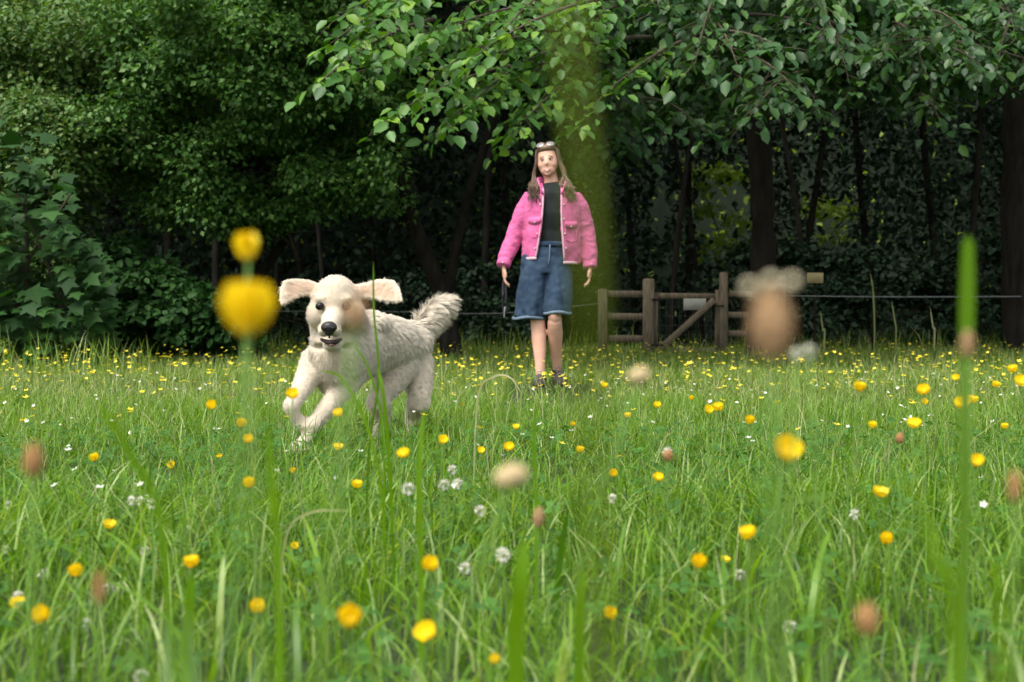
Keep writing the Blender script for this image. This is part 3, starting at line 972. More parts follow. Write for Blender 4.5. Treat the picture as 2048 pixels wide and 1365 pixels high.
def buttercup(p, dia, label, group=None, openness=.45, tilt=(0.25, 0), spin=None):
    lean = (rng.uniform(-.03, .03), rng.uniform(-.01, .04))
    t = empty('buttercup', (p[0] - lean[0], p[1] - lean[1], 0))
    tag(t, label, 'flower', group)
    stem_obj(t, p[2], lean, .0011)
    petals_into(t, (lean[0], lean[1], p[2]), dia * .56, openness, tilt, rng.uniform(0, 1.2) if spin is None else spin)
    return t


# the two tall blurred ones close to the lens
buttercup(P(494, 672, .52), .0300, 'large blurred yellow buttercup close to the lens beside the dog\'s ear', None, .78, (.15, .05), -1.45)
buttercup(P(497, 522, .68), .0205, 'tall half closed blurred buttercup above the large one, against the dark trees', None, 1.12, (0, -.12))

BC = [(425, 817, 26), (481, 855, 28), (498, 885, 26), (678, 832, 24), (676, 900, 22), (586, 796, 30), (885, 885, 24), (809, 914, 28), (713, 977, 26), (497, 976, 32), (217, 1057, 28),
      (190, 922, 24), (343, 935, 20), (440, 918, 16), (155, 1153, 38), (383, 1136, 38), (35, 1216, 34), (87, 1240, 48), (515, 1225, 42), (703, 1245, 66), (857, 1140, 44), (856, 1275, 50),
      (1217, 1235, 38), (1395, 1135, 42), (1773, 1088, 36), (1760, 994, 34), (1568, 912, 66), (1718, 783, 30), (1848, 788, 30), (1828, 855, 30), (1925, 815, 34), (1942, 806, 26),
      (1955, 930, 34), (1745, 857, 22), (1415, 824, 22), (1437, 822, 26), (1500, 848, 26), (1314, 815, 18), (1256, 835, 16), (1208, 775, 16), (1018, 900, 24), (1032, 858, 16),
      (961, 905, 18), (1228, 952, 24), (1240, 920, 14), (1316, 961, 24), (1158, 905, 20), (586, 945, 18), (590, 1098, 20), (990, 1327, 30), (1912, 760, 18), (2027, 745, 24),
      (2040, 770, 30), (1847, 808, 18), (2010, 858, 18), (1498, 1078, 40), (1450, 1125, 20), (1145, 852, 14), (1384, 800, 14), (1990, 775, 20)]
BL = ['single yellow buttercup in the grass left of the dog\'s raised paw, above a pair', 'upper buttercup of the pair in front of the dog\'s left-hand grass', 'lower buttercup of the pair just left of the dog\'s planted paw',
      'yellow buttercup in front of the dog\'s forelegs', 'small buttercup low beneath the dog\'s chest', 'pale buttercup touching the dog\'s raised foreleg', 'buttercup right of the dog, level with its paw',
      'buttercup below the dog\'s hind leg', 'buttercup below the dog beside white clover', 'buttercup left below the dog\'s planted paw', 'lone buttercup in the left meadow beneath white clover',
      'small buttercup near the blurred brown seed head at the left', 'buttercup on a bent pale stalk left of the dog', 'tiny buttercup between the bent stalk and the dog', 'orange yellow buttercup at the lower left, beside a brown seed head',
      'buttercup at the tip of the yellowish broad blade', 'pale buttercup in the lower left corner of the meadow', 'bigger buttercup beside the pale corner one', 'buttercup left of the largest low blurred buttercup',
      'largest low blurred buttercup in the grass under the dog', 'ragged buttercup above the one with a tall stem, under the dog', 'blurred buttercup low in the grass with a tall stem below it', 'lone buttercup beside a broad blade at the lower middle',
      'double width buttercup in the low grass right of the middle', 'buttercup low before the broad blurred blade at the right', 'buttercup halfway down the meadow left of the broad blurred blade', 'large blurred buttercup below the brown seed head and gate',
      'buttercup in the far grass right of the gate', 'bright buttercup above its neighbour beneath the thin green blade', 'buttercup beneath the bright pair at the right', 'left one of two touching buttercups near the thin green blade',
      'right one of two touching buttercups near the thin green blade', 'buttercup above the broad blurred blade at the right', 'small buttercup left of the bright one at the right', 'left buttercup of the cluster of two below the gate',
      'right buttercup of the cluster of two below the gate', 'buttercup right of the cluster below the gate', 'small buttercup below the tan blob by the gate', 'tiny buttercup below and left of the gate',
      'small buttercup at the woman\'s feet, to their right', 'buttercup in the grass below the woman\'s feet', 'tiny buttercup between the woman\'s feet and a lower buttercup', 'pale buttercup between the dog and the woman\'s path',
      'buttercup above a white clover in the middle meadow', 'tiny buttercup above the middle meadow buttercup', 'yellow green buttercup in the meadow below the gate', 'dull buttercup in the middle meadow',
      'dull small buttercup under the dog\'s planted paw', 'small buttercup low in the grass beneath the dog', 'pale buttercup at the bottom edge of the meadow', 'small buttercup by the tan seed head at the right',
      'buttercup at the right margin of the far meadow', 'pale buttercup cut by the right margin', 'small buttercup hanging under the bright one at the right', 'tiny buttercup near the right margin',
      'dull broad buttercup beside the long bent stem', 'small buttercup beside the double width one', 'tiny buttercup beneath the woman, to the right', 'tiny buttercup below the gate post', 'small buttercup near the right margin, level with the tan seed head']
for (px, py, s), lab in zip(BC, BL):
    D = F * .0225 / s
    D = min(D, 4.3)
    p = P(px, py, D)
    if p.z < .03:
        D = max(.6, min(D, .36 * F / (py - 657))); p = P(px, py, D)
    buttercup(p, s * D / F * 1.02, lab, None, rng.uniform(.25, .65), (rng.uniform(.2, .85) if s < 45 else rng.uniform(.7, .95), rng.uniform(-.3, .3)))

# smaller buttercups farther off: single meshes
V1, F1 = [], []
for k in range(5):
    a = np.array([math.cos(k * 1.2566), math.sin(k * 1.2566)]); b = np.array([-a[1], a[0]])
    o_ = len(V1)
    V1 += [(0, 0, 0), (*(a * .55 - b * .36), .16), (*(a * 1.0), .42), (*(a * .55 + b * .36), .16)]
    F1.append((o_, o_ + 1, o_ + 2, o_ + 3))
V1 = np.array(V1, float); F1 = np.array(F1)
far_me = []
for h in (.10, .14, .18, .22):
    mb = MB()
    mb.tube([(0, 0, 0), (.004, 0, h * .5), (0, 0, h)], [.0016] * 3, 3, 1)
    Vs, fs = mb.arrays()
    me = mesh_np('small_buttercup', np.vstack([Vs, V1 * .0125 + np.array([0, 0, h])]), [f for f in fs] + [F1 + len(Vs)], M['stem'])
    me.materials.append(M['petal_far'])
    mi = np.zeros(len(me.polygons), np.int32); mi[-5:] = 1
    me.polygons.foreach_set('material_index', mi)
    far_me.append(me)
r = scatter(290, 3.6, 11, .2)
for p in r:
    o = bpy.data.objects.new('small_buttercup', far_me[int(rng.integers(4))])
    o.location = p; o.rotation_euler = (rng.uniform(-.2, .45), rng.uniform(-.3, .3), rng.uniform(0, 6))
    col.objects.link(o)
    band = 'tiny buttercup in the grass around the dog' if p[1] < 6.3 else ('tiny buttercup in the grass around the woman' if p[0] > -1 else 'tiny buttercup in the grass behind the dog')
    tag(o, band, 'flower', band.replace('tiny buttercup', 'tiny buttercups'))
D_ = rng.uniform(6.5, 22.5, 2600)
r = np.stack([rng.uniform(-1, 1, 2600) * (.37 * D_ + .8), D_, 0 * D_], -1)
r = r[rng.random(len(r)) < (.2 + .8 * patch(r, .8))]
r[:, 2] = .10 + .16 * rng.random(len(r)) ** 1.2
V, Fi = leaves_arrays(r, np.stack([rng.normal(size=len(r)), rng.normal(size=len(r)), 0 * r[:, 0]], -1), np.array([0, -.45, 1]) + rng.normal(0, .3, (len(r), 3)), rng.uniform(.012, .019, len(r)), V1, F1)
tag(obj_np('far_buttercups', V, [Fi], M['petal_far']), 'countless yellow buttercups speckling the far meadow', 'flowers', kind='stuff')

# far white clover, too small to tell apart
r = scatter(900, 2.2, 9, .3); r[:, 2] = .06 + .1 * rng.random(len(r))
r = r[rng.random(len(r)) < patch(r, 1.7) ** 2]
V, Fi = leaves_arrays(r, np.stack([rng.normal(size=len(r)), rng.normal(size=len(r)), 0 * r[:, 0]], -1), np.array([0, -.6, 1]) + rng.normal(0, .3, (len(r), 3)), rng.uniform(.006, .010, len(r)), V1, F1)
tag(obj_np('far_clover', V, [Fi], M['clover_white']), 'tiny white flowers speckling the grass', 'flowers', kind='stuff')
# white clover heads
_mb = MB()
Vc, Fcs = [], []
n = 60
u = norm(rng.normal(size=(n, 3)) + np.array([0, 0, .35]))
V, Fi = leaves_arrays(u * .45, u, np.array([0, 0, 1]) + rng.normal(0, .2, (n, 3)), .6, LEAF_OVATE * np.array([1, .62, 1]), LEAF_OVATE_Q)
CLOVER_HEAD = mesh_np('clover_head', V, [Fi], M['clover_white'])


def clover(p, dia, label, group):
    lean = (rng.uniform(-.02, .02), .01)
    t = empty('white_clover', (p[0] - lean[0], p[1] - lean[1], 0))
    tag(t, label, 'flower', group)
    stem_obj(t, p[2], lean, .001)
    o = bpy.data.objects.new('flower_head', CLOVER_HEAD)
    col.objects.link(o); o.parent = t
    o.matrix_local = Matrix.Translation((lean[0], lean[1], p[2])) @ Matrix.Rotation(rng.uniform(0, 6), 4, 'Z') @ Matrix.Scale(dia * .5, 4)


CLOVERS = [(816, 978, 26), (888, 970, 24), (915, 968, 22), (905, 940, 20), (960, 1022, 24), (1005, 1110, 30), (930, 1137, 26), (262, 1002, 20), (280, 1003, 20), (303, 1008, 22), (373, 1062, 20), (288, 1103, 22),
                  (1225, 998, 20), (85, 1150, 24), (75, 1065, 20), (15, 1010, 18), (560, 1055, 16), (12, 1100, 20), (1480, 1150, 18), (1335, 905, 22), (1710, 1030, 22), (1580, 1255, 24), (215, 1180, 26), (240, 1175, 24), (170, 1250, 26), (35, 1195, 26), (280, 1355, 28), (1010, 1115, 24)]
CLOVER_LABEL = ['white clover head alone, right of a buttercup below the dog', 'left one of three white clover heads clustered below the dog\'s tail', 'right one of three white clover heads clustered below the dog\'s tail',
    'topmost of three white clover heads clustered below the dog\'s tail', 'white clover head left of the tan oval seed head', 'bigger of two white clover heads touching in the lower middle grass', 'white clover head right of the ragged buttercup',
    'left one of three white clover heads in a row at the left', 'middle one of three white clover heads in a row at the left', 'right one of three white clover heads in a row at the left', 'white clover head between the left buttercups and the dog',
    'white clover head above the buttercup on the yellowish blade', 'white clover head below the middle meadow buttercup', 'white clover head above the buttercup at the lower left', 'white clover head left of the lone left buttercup',
    'white clover head at the left margin, halfway down the meadow', 'tiny white clover head below the horizontal bent blade', 'white clover head at the left margin above the pale corner buttercup', 'white clover head under the long bent stem',
    'white clover head by the pinkish seed head', 'white clover head left of the right-hand buttercup pair', 'white clover head low in the right grass', 'left one of two white clover heads by the faint brown seed head', 'right one of two white clover heads by the faint brown seed head',
    'white clover head below the two bottom left buttercups', 'white clover head just above the pale corner buttercup', 'white clover head cut by the bottom edge at the left', 'smaller of two white clover heads touching in the lower middle grass']
for (px, py, s), lab in zip(CLOVERS, CLOVER_LABEL):
    D = min(4.0, F * .018 / s)
    p = P(px, py, D)
    if p.z < .03:
        D = .38 * F / (py - 657); p = P(px, py, D)
    clover(p, .019, lab, 'white clover heads in the meadow')


# ribwort plantain and grass heads, mostly blurred
def seed_head(name, p, w, hgt, mat, label, anthers=0, lean=0.0, group=None):
    t = empty(name, (p[0] - lean * .3, p[1], 0))
    tag(t, label, 'seed head', group)
    dx = lean * .3
    stem_obj(t, p[2], (dx, 0), .0010)
    mb = MB()
    n = 90
    core = [(dx + lean * hgt * k / 4, 0, p[2] + hgt * k / 4) for k in range(5)]
    mb.tube(core, [w * .30, w * .46, w * .48, w * .40, w * .16], 10, 4)
    # scales
    for k in range(n):
        f = rng.random(); a = rng.uniform(0, 6.283)
        rr = w * .5 * np.interp(f, [0, .25, .6, 1], [.62, .98, .96, .35])
        mb.ball((dx + lean * hgt * f + rr * math.cos(a), rr * math.sin(a), p[2] + hgt * f), (w * .09, w * .09, w * .14), 5, 4)
    mb.build('spike', M[mat], t)
    for k in range(anthers):
        f = .9; ox, oz = [(-.62, -.03), (-.06, .13), (.48, .11), (.2, -.2)][k % 4]
        c = (dx + w * ox, -w * .3, p[2] + hgt * 1.04 + w * oz)
        mb = MB()
        mb.tube([(dx + lean * hgt * f, 0, p[2] + hgt * (f - .06)), c], [.0002, .0002], 3, 1)
        mb.ball(c, (w * .17, w * .14, w * .15), 8, 6)
        mb.build('anther', M['anther'], t)
    return t


seed_head('plantain', P(1543, 706, .40), .0108, .0180, 'plantain_tan', 'big blurred brown plantain head with pale anthers in front of the gate', 3, -.02)
seed_head('plantain', P(1935, 712, .62), .0058, .0105, 'plantain_tan', 'small tan plantain head beneath the thin upright green blade')
seed_head('plantain', P(66, 950, .58), .0072, .0125, 'plantain', 'blurred dark brown plantain head at the left margin of the meadow', 0)
seed_head('plantain', P(708, 655, .40), .0062, .0085, 'plantain_tan', 'blurred tan plantain head covering one eye of the dog', 0, .1)
seed_head('plantain', P(1018, 968, .60), .0125, .0070, 'seed_pale', 'blurred oval tan seed head in the middle of the meadow', 0, .3)
seed_head('plantain', P(1275, 762, .70), .0095, .0058, 'seed_pale', 'blurred tan seed head near the woman\'s shoes', 0, .3)
seed_head('plantain', P(1735, 1265, .58), .0080, .0110, 'plantain', 'brownish seed head low in the blurred right grass', 0)
seed_head('plantain', P(2030, 1000, .60), .0050, .0120, 'plantain', 'dark brown plantain head at the right margin', 0)
seed_head('plantain', P(198, 1205, .60), .0046, .0130, 'plantain', 'faint brown seed head in the lower left grass', 0)
seed_head('plantain', P(1336, 920, 1.8), .011, .012, 'plantain', 'small pinkish brown seed head in the middle right meadow', 0)
seed_head('plantain', P(1077, 1052, 1.3), .010, .016, 'plantain_tan', 'small tan seed head below the middle of the meadow', 0)
seed_head('plantain', P(1800, 885, 2.0), .011, .013, 'plantain', 'small brown seed head beside the bright buttercup at the right', 0)
clover(P(1592, 708, .75), .0075, 'left one of two pale blurred florets beside the big brown plantain', 'pale florets by the big plantain')
clover(P(1618, 703, .75), .0085, 'right one of two pale blurred florets beside the big brown plantain', 'pale florets by the big plantain')


# grass blades that stand out one by one
def big_blade(label, pts, w, mat='blade', name='tall_grass', fold=.25, group=None, face=(0, -1, 0), low=.55):
    pts = np.array([list(p) for p in pts], float)
    a = np.vstack([2 * pts[0] - pts[1], pts, 2 * pts[-1] - pts[-2]])
    op = []
    for i in range(1, len(a) - 2):
        for k in range(6):
            t_ = k / 6
            c = [-.5 * t_ + t_ * t_ - .5 * t_ ** 3, 1 - 2.5 * t_ * t_ + 1.5 * t_ ** 3, .5 * t_ + 2 * t_ * t_ - 1.5 * t_ ** 3, -.5 * t_ * t_ + .5 * t_ ** 3]
            op.append(sum(c[j] * a[i - 1 + j] for j in range(4)))
    op.append(pts[-1]); op = np.array(op)
    tan = norm(np.gradient(op, axis=0))
    n = len(op)
    f = np.linspace(0, 1, n)
    prof = np.interp(f, [0, .15, .6, .9, 1], [low, low + .64 * (1 - low), 1, .7, .04])
    s = norm(np.cross(tan, np.array(face, float)))
    nn = np.cross(s, tan)
    V = []
    for i in range(n):
        h = w * .5 * prof[i]
        V += [op[i] - s[i] * h + nn[i] * h * fold, op[i], op[i] + s[i] * h + nn[i] * h * fold]
    Q = []
    for i in range(n - 1):
        for j in range(2):
            b = 3 * i + j; Q.append((b, b + 1, b + 4, b + 3))
    base = pts[0].copy()
    o = obj_np(name, np.array(V) - base, [np.array(Q)], M[mat], None, True)
    o.location = base
    tag(o, label, 'grass', group)
    return o


def gp(px, D):
    return ((px - 1024) / F * D, D, 0.0)


# blade arching over the lens and hanging into the picture
big_blade('very blurred thin green grass stem rising beside the woman to the top edge', [(.022, .215, 0), (.020, .20, .2), P(1190, 1100, .187), P(1180, 640, .18), P(1165, 350, .18), P(1135, 40, .182), P(1100, -260, .185)], .0016, 'stem_olive')
big_blade('thin upright blurred green blade before the dark shrub at the right', [gp(1925, .80), P(1929, 1100, .78), P(1930, 700, .77), P(1931, 670, .77), P(1933, 560, .77), P(1934, 500, .77), P(1936, 470, .77)], .0085, low=.06)
big_blade('tall broad blurred blade rising at the lower right', [gp(1930, .48), P(1910, 1330, .46), P(1880, 1150, .45), P(1850, 1020, .45)], .0036, 'blade_low')
big_blade('second broad blurred blade leaning beside the tall one at the lower right', [gp(2010, .55), P(2002, 1300, .53), P(1995, 1180, .52), P(1990, 1100, .52)], .0032, 'blade_low')
big_blade('yellowish broad blade beneath a buttercup at the lower left', [gp(372, 1.25), P(374, 1330, 1.2), P(378, 1230, 1.18), P(382, 1145, 1.17)], .0105, 'blade_low')
big_blade('broad blurred blade standing at the lower middle', [gp(1035, 1.0), P(1030, 1330, .97), P(1040, 1180, .95), P(1048, 1080, .95)], .0120, 'blade_low')
big_blade('blurred blade at the lower middle right of the broad one', [gp(1155, 1.1), P(1158, 1320, 1.06), P(1160, 1200, 1.05), P(1166, 1130, 1.05)], .0075, 'blade_low')
big_blade('blade crossing the dog\'s chest and leaning left', [gp(775, 2.2), P(760, 960, 2.1), P(725, 830, 2.08), P(680, 755, 2.06), P(640, 742, 2.04)], .0045, 'blade_low')
big_blade('long blade rising past the dog\'s ear', [gp(730, 2.6), P(738, 900, 2.55), P(757, 760, 2.5), P(748, 620, 2.5), P(747, 522, 2.5)], .0045)
big_blade('bright blade in front of the dog\'s flank', [gp(790, 2.2), P(780, 950, 2.15), P(768, 800, 2.1), P(756, 735, 2.1)], .0062, 'blade_low')
big_blade('bent blade under the dog\'s chin', [gp(770, 2.4), P(765, 860, 2.35), P(735, 735, 2.33), P(700, 680, 2.32)], .0040, 'blade_low')
big_blade('tall blade right of the dog\'s hind legs', [gp(842, 1.5), P(842, 1150, 1.48), P(838, 950, 1.46), P(848, 810, 1.46)], .0062, 'blade_low')
big_blade('tall thin blade in the middle meadow below the woman', [gp(1070, 1.8), P(1072, 1000, 1.77), P(1068, 870, 1.76), P(1074, 800, 1.75)], .0045, 'blade_low')
big_blade('horizontal bent blade in the grass below the dog', [gp(560, 1.9), P(570, 1080, 1.86), P(620, 1026, 1.84), P(700, 1022, 1.83)], .0032, 'straw')
big_blade('pale arching stalk before the woman\'s path', [gp(945, 3.2), P(955, 800, 3.15), P(985, 755, 3.12), P(1020, 755, 3.1), P(1045, 790, 3.1)], .0035, 'straw')
big_blade('long bent pale stem crossing the right meadow', [gp(1460, 1.2), P(1478, 1230, 1.17), P(1530, 1070, 1.15), P(1590, 1005, 1.14), P(1690, 985, 1.12)], .0036, 'stem', 'tall_grass')
big_blade('curved stem with a drooping tip left of the dog', [gp(375, 1.9), P(372, 1080, 1.87), P(355, 950, 1.85), P(325, 918, 1.84)], .0030, 'stem', 'tall_grass')
big_blade('faint blurred green blade leaning over the left meadow', [gp(345, .95), P(330, 1120, .9), P(255, 900, .88), P(190, 800, .86)], .0050, 'blade_low')
big_blade('pale green blurred blade left of the dog\'s planted paw', [gp(560, .9), P(556, 1150, .88), P(545, 980, .86), P(535, 850, .85)], .0052, 'blade_low')
for (px, py, D) in [(1740, 545, 19.2), (1783, 600, 19.0), (1860, 615, 18.6), (1640, 620, 18.9)]:
    x = (px - 1024) / F * D
    big_blade('tall pale grass stalk standing against the dark wood right of the gate', [(x + .05, D, 0), (x + .06, D, .4), tuple(P(px + 6, py + 40, D)), tuple(P(px, py, D))], .022, 'straw', 'tall_grass', .25, 'tall stalks right of the gate')
n_ = 90                            # broader leaves in the lowest strip of the picture
D_ = rng.uniform(.9, 2.2, n_)
r = np.stack([rng.uniform(-.5, .5, n_) * D_, D_, 0 * D_], -1)
V, T = blades(r, np.where(D_ > 1.2, rng.uniform(.10, .20, n_), rng.uniform(.07, .13, n_)), rng.uniform(0, 6.28, n_), rng.uniform(.2, .9, n_), rng.uniform(.006, .012, n_), 6)
n2 = 80
D2 = rng.uniform(.55, .98, n2)
r2 = np.stack([rng.uniform(-.45, .45, n2) * D2, D2, 0 * D2], -1)
top_ = (CAM_Z - (rng.uniform(1190, 1365, n2) - 657) / F * D2) * 1.05
V2, T2 = blades(r2, np.clip(top_, .05, .4), rng.uniform(0, 6.28, n2), rng.uniform(.1, .6, n2), rng.uniform(.005, .011, n2), 6)
V, T = np.vstack([V, V2]), np.vstack([T, T2 + len(V)])
tag(obj_np('broad_grass', V, [T], M['grass']), 'broad green blades in the lush grass along the bottom edge', 'grass', kind='stuff')

# ------------------------------------------------------------------ dog
def attr_float(me, name, vals):
    a = me.attributes.new(name, 'FLOAT', 'POINT')
    a.data.foreach_set('value', np.asarray(vals, np.float32))


def mat_coat(name, cream, tan, rough=.75):
    m, n, l, b = new_mat(name)
    at = n.new('ShaderNodeAttribute'); at.attribute_name = 'tan'
    geo = n.new('ShaderNodeNewGeometry')
    mx = n.new('ShaderNodeMix'); mx.data_type = 'RGBA'
    mx.inputs['A'].default_value = (*cream, 1); mx.inputs['B'].default_value = (*tan, 1)
    l.new(at.outputs['Fac'], mx.inputs['Factor'])
    at2 = n.new('ShaderNodeAttribute'); at2.attribute_name = 'tone'
    mp = n.new('ShaderNodeMapRange'); mp.inputs['To Min'].default_value = .66; mp.inputs['To Max'].default_value = 1.10
    l.new(at2.outputs['Fac'], mp.inputs['Value'])
    m2 = n.new('ShaderNodeMix'); m2.data_type = 'RGBA'; m2.blend_type = 'MULTIPLY'; m2.inputs['Factor'].default_value = 1
    l.new(mx.outputs['Result'], m2.inputs['A']); l.new(mp.outputs[0], m2.inputs['B'])
    l.new(m2.outputs['Result'], b.inputs['Base Color'])
    b.inputs['Roughness'].default_value = rough
    b.inputs['Specular IOR Level'].default_value = .2
    b.inputs['Sheen Weight'].default_value = .15
    return m


M['coat'] = mat_coat('coat', (.60, .51, .39), (.50, .36, .25))
M['fur'] = mat_coat('fur', (.70, .625, .50), (.60, .45, .33), .65)
M['dog_nose'] = mat_noise('dog_nose', (.010, .010, .012), (.024, .022, .024), 180, .42, .3, .35)
M['dog_eye'] = mat_plain('dog_eye', (.008, .006, .005), .25, .25)
M['dog_mouth'] = mat_plain('dog_mouth', (.025, .012, .012), .5)
M['dog_tongue'] = mat_plain('dog_tongue', (.20, .08, .08), .4)

dog = empty('dog', (P(690, 657, 4.9).x, 4.9, 0))
tag(dog, 'cream white young retriever running towards the camera with ears flying and tail raised', 'dog')
O = dog.location.copy()


def dp(px, py, D):
    return P(px, py, D) - O


mb = MB()
REG = []          # (point, fur length, tan) used to choose the coat at each place


def limb(pts, rad, fur, tan=0.0, seg=14, sub=5, up=(0, 0, 1), cap=.7):
    pts = [dp(*p) for p in pts]
    mb.tube(pts, rad, seg, sub, None, up, cap)
    for a, b in zip(pts[:-1], pts[1:]):
        for k in range(4):
            REG.append((a.lerp(b, k / 4), fur, tan))
    REG.append((pts[-1], fur, tan))


def lump(p, r, fur, tan=0.0, rot=None):
    p = dp(*p); mb.ball(p, r, 18, 12, rot); REG.append((p, fur, tan))


# trunk: deep chest, narrowing to the loin, rounded croup
limb([(678, 728, 4.76), (692, 708, 4.86), (724, 690, 5.00), (760, 686, 5.13), (795, 690, 5.26), (818, 700, 5.37)],
     [(.085, .074), (.125, .098), (.122, .102), (.104, .095), (.098, .086), (.090, .076)], .022, 0, 20, 5)
lump((688, 690, 4.90), (.10, .12, .12), .03)                 # shoulders, neck root
lump((672, 752, 4.79), (.070, .07, .075), .030)               # fore-chest
lump((740, 652, 5.02), (.075, .14, .05), .026)               # withers
lump((818, 690, 5.36), (.088, .11, .088), .026)              # croup
# neck
limb([(690, 690, 4.92), (678, 650, 4.84), (672, 615, 4.76)], [(.115, .11), (.10, .098), (.085, .088)], .026)
limb([(672, 735, 4.78), (668, 700, 4.74), (668, 670, 4.74)], [.085, .085, .07], .03)    # throat
# skull and muzzle
lump((672, 602, 4.715), (.082, .095, .078), .011)
lump((672, 588, 4.70), (.066, .075, .062), .010)
lump((636, 630, 4.70), (.038, .06, .048), .012)              # cheeks
lump((708, 630, 4.70), (.038, .06, .048), .012)
lump((645, 598, 4.645), (.022, .022, .013), .007)             # brows
lump((692, 598, 4.645), (.022, .022, .013), .007)
limb([(670, 628, 4.68), (664, 643, 4.60), (659, 652, 4.53)], [(.040, .043), (.032, .034), (.025, .027)], .006, 0, 16, 4)
lump((648, 662, 4.555), (.020, .042, .021), .006)            # flews
lump((671, 662, 4.555), (.020, .042, .021), .006)
limb([(668, 682, 4.68), (664, 692, 4.61), (662, 694, 4.568)], [(.022, .036), (.016, .030), (.010, .020)], .009, .1, 14, 4)   # lower jaw
# legs
limb([(636, 722, 4.83), (618, 752, 4.74), (600, 782, 4.65), (584, 812, 4.60)], [.060, .042, .031, .024], .012)
limb([(584, 812, 4.60), (590, 832, 4.605), (604, 846, 4.63), (613, 850, 4.66)], [.025, .0195, .021, .018], .006)
lump((606, 848, 4.64), (.031, .042, .025), .007)
lump((583, 812, 4.597), (.028, .028, .030), .007)
limb([(700, 748, 4.84), (682, 780, 4.78), (655, 815, 4.70), (626, 852, 4.64)], [.058, .040, .029, .024], .012)
limb([(626, 852, 4.64), (612, 876, 4.61), (600, 893, 4.58)], [.023, .0195, .022], .006)
lump((627, 851, 4.635), (.027, .026, .029), .007)
lump((597, 897, 4.565), (.032, .048, .022), .008)
limb([(800, 725, 5.28), (778, 765, 5.16), (756, 800, 5.08)], [.078, .056, .034], .016)
limb([(756, 800, 5.08), (765, 835, 5.16), (760, 850, 5.17)], [.044, .032, .025], .013)
limb([(760, 850, 5.17), (750, 872, 5.10), (745, 890, 5.05)], [.026, .024, .026], .009)
lump((743, 893, 5.02), (.030, .046, .020), .008)
limb([(828, 725, 5.36), (836, 768, 5.32), (838, 800, 5.26)], [.078, .056, .034], .016)
limb([(838, 800, 5.26), (828, 826, 5.38), (822, 842, 5.41)], [.044, .031, .025], .013)
limb([(822, 842, 5.41), (825, 860, 5.36), (826, 874, 5.33)], [.026, .024, .026], .009)
lump((826, 876, 5.30), (.030, .046, .020), .008)
# tail: a raised plume
limb([(822, 672, 5.42), (842, 662, 5.47), (862, 640, 5.50), (886, 614, 5.50), (906, 600, 5.49)], [.036, .042, .050, .048, .020], .042, 0, 12, 4)
# toes
for (px, py, D) in [(609, 853, 4.61), (597, 899, 4.535), (743, 895, 4.985), (826, 878, 5.27)]:
    for k in (-1.5, -.5, .5, 1.5):
        c = dp(px, py, D) + Vector((k * .0155, .006 * abs(k), 0)); mb.ball(c, (.0105, .02, .015), 8, 6); REG.append((c, .005, 0))


# ears: leathery flaps thrown out sideways
def ear(poly, tn):
    """poly: outline of (px, py, D)."""
    pts = [dp(*p) for p in poly]
    c = sum(pts, Vector()) / len(pts)
    mb.prism(pts, Vector((0, .014, 0)))
    for a, b in zip(pts, pts[1:] + pts[:1]):
        mb.tube([a, (a + b) / 2, b], [.0065, .0065, .0065], 8, 1)
        REG.append((a.lerp(b, .5), .012, .12))
    for a in pts:
        REG.append((a, .012, .10)); REG.append((a.lerp(c, .45), .010, tn)); REG.append((a.lerp(c, .7), .010, tn))
    REG.append((c, .010, tn))


ear([(642, 572, 4.74), (622, 563, 4.73), (592, 559, 4.70), (568, 563, 4.66), (561, 586, 4.63), (563, 611, 4.61), (580, 602, 4.64), (602, 590, 4.68), (626, 588, 4.72)], .95)
ear([(706, 573, 4.74), (730, 568, 4.73), (757, 561, 4.71), (788, 562, 4.67), (799, 580, 4.64), (804, 603, 4.62), (776, 603, 4.65), (748, 597, 4.69), (720, 592, 4.73)], .95)

body = mb.fused('body', M['coat'], dog, .0062, 8, .5)
me = body.data
nv = len(me.vertices)
co = np.empty(nv * 3, np.float32); me.vertices.foreach_get('co', co); co = co.reshape(-1, 3)
no = np.empty(nv * 3, np.float32); me.vertices.foreach_get('normal', no); no = no.reshape(-1, 3)
RP = np.array([list(r[0]) for r in REG]); RF = np.array([r[1] for r in REG]); RT = np.array([r[2] for r in REG])


def region(p):
    """Fur length and tan at each point, blended over the nearest guides."""
    out = np.empty((len(p), 2))
    for s in range(0, len(p), 4000):
        d2 = ((p[s:s + 4000, None] - RP[None]) ** 2).sum(-1)
        w = 1 / (d2 + 1e-5) ** 3
        w /= w.sum(1, keepdims=True)
        out[s:s + 4000, 0] = w @ RF; out[s:s + 4000, 1] = w @ RT
    return out


reg = region(co)
attr_float(me, 'tan', reg[:, 1])
attr_float(me, 'tone', np.full(nv, .6))
# fur: thin tapered locks combed along the body
nf = len(me.polygons)
fc = np.empty(nf * 3, np.float32); me.polygons.foreach_get('center', fc); fc = fc.reshape(-1, 3)
fn = np.empty(nf * 3, np.float32); me.polygons.foreach_get('normal', fn); fn = fn.reshape(-1, 3)
fa = np.empty(nf, np.float32); me.polygons.foreach_get('area', fa)
NF = 98000
pick = rng.choice(nf, NF, p=fa / fa.sum())
root = fc[pick] + rng.normal(0, .0022, (NF, 3)); nrm_ = fn[pick].astype(float)
rg = region(root)
eye_c = np.array([list(dp(640, 613, 4.632)), list(dp(693, 613, 4.632)), list(dp(658, 656, 4.50)), list(dp(664, 684, 4.56))])
dist = np.min(np.linalg.norm(root[:, None] - eye_c[None], axis=-1) - np.array([.004, .004, .022, .030])[None], axis=1)
rear = np.array(list((P(822, 715, 5.37) - P(672, 742, 4.74)).normalized()))
wl_ = root + np.array(list(O))
flow = np.tile(rear, (NF, 1)) * .9 + np.array([0, 0, -.75])
tailz = np.linalg.norm(root - np.array(list(dp(875, 630, 5.5))), axis=1) < .16
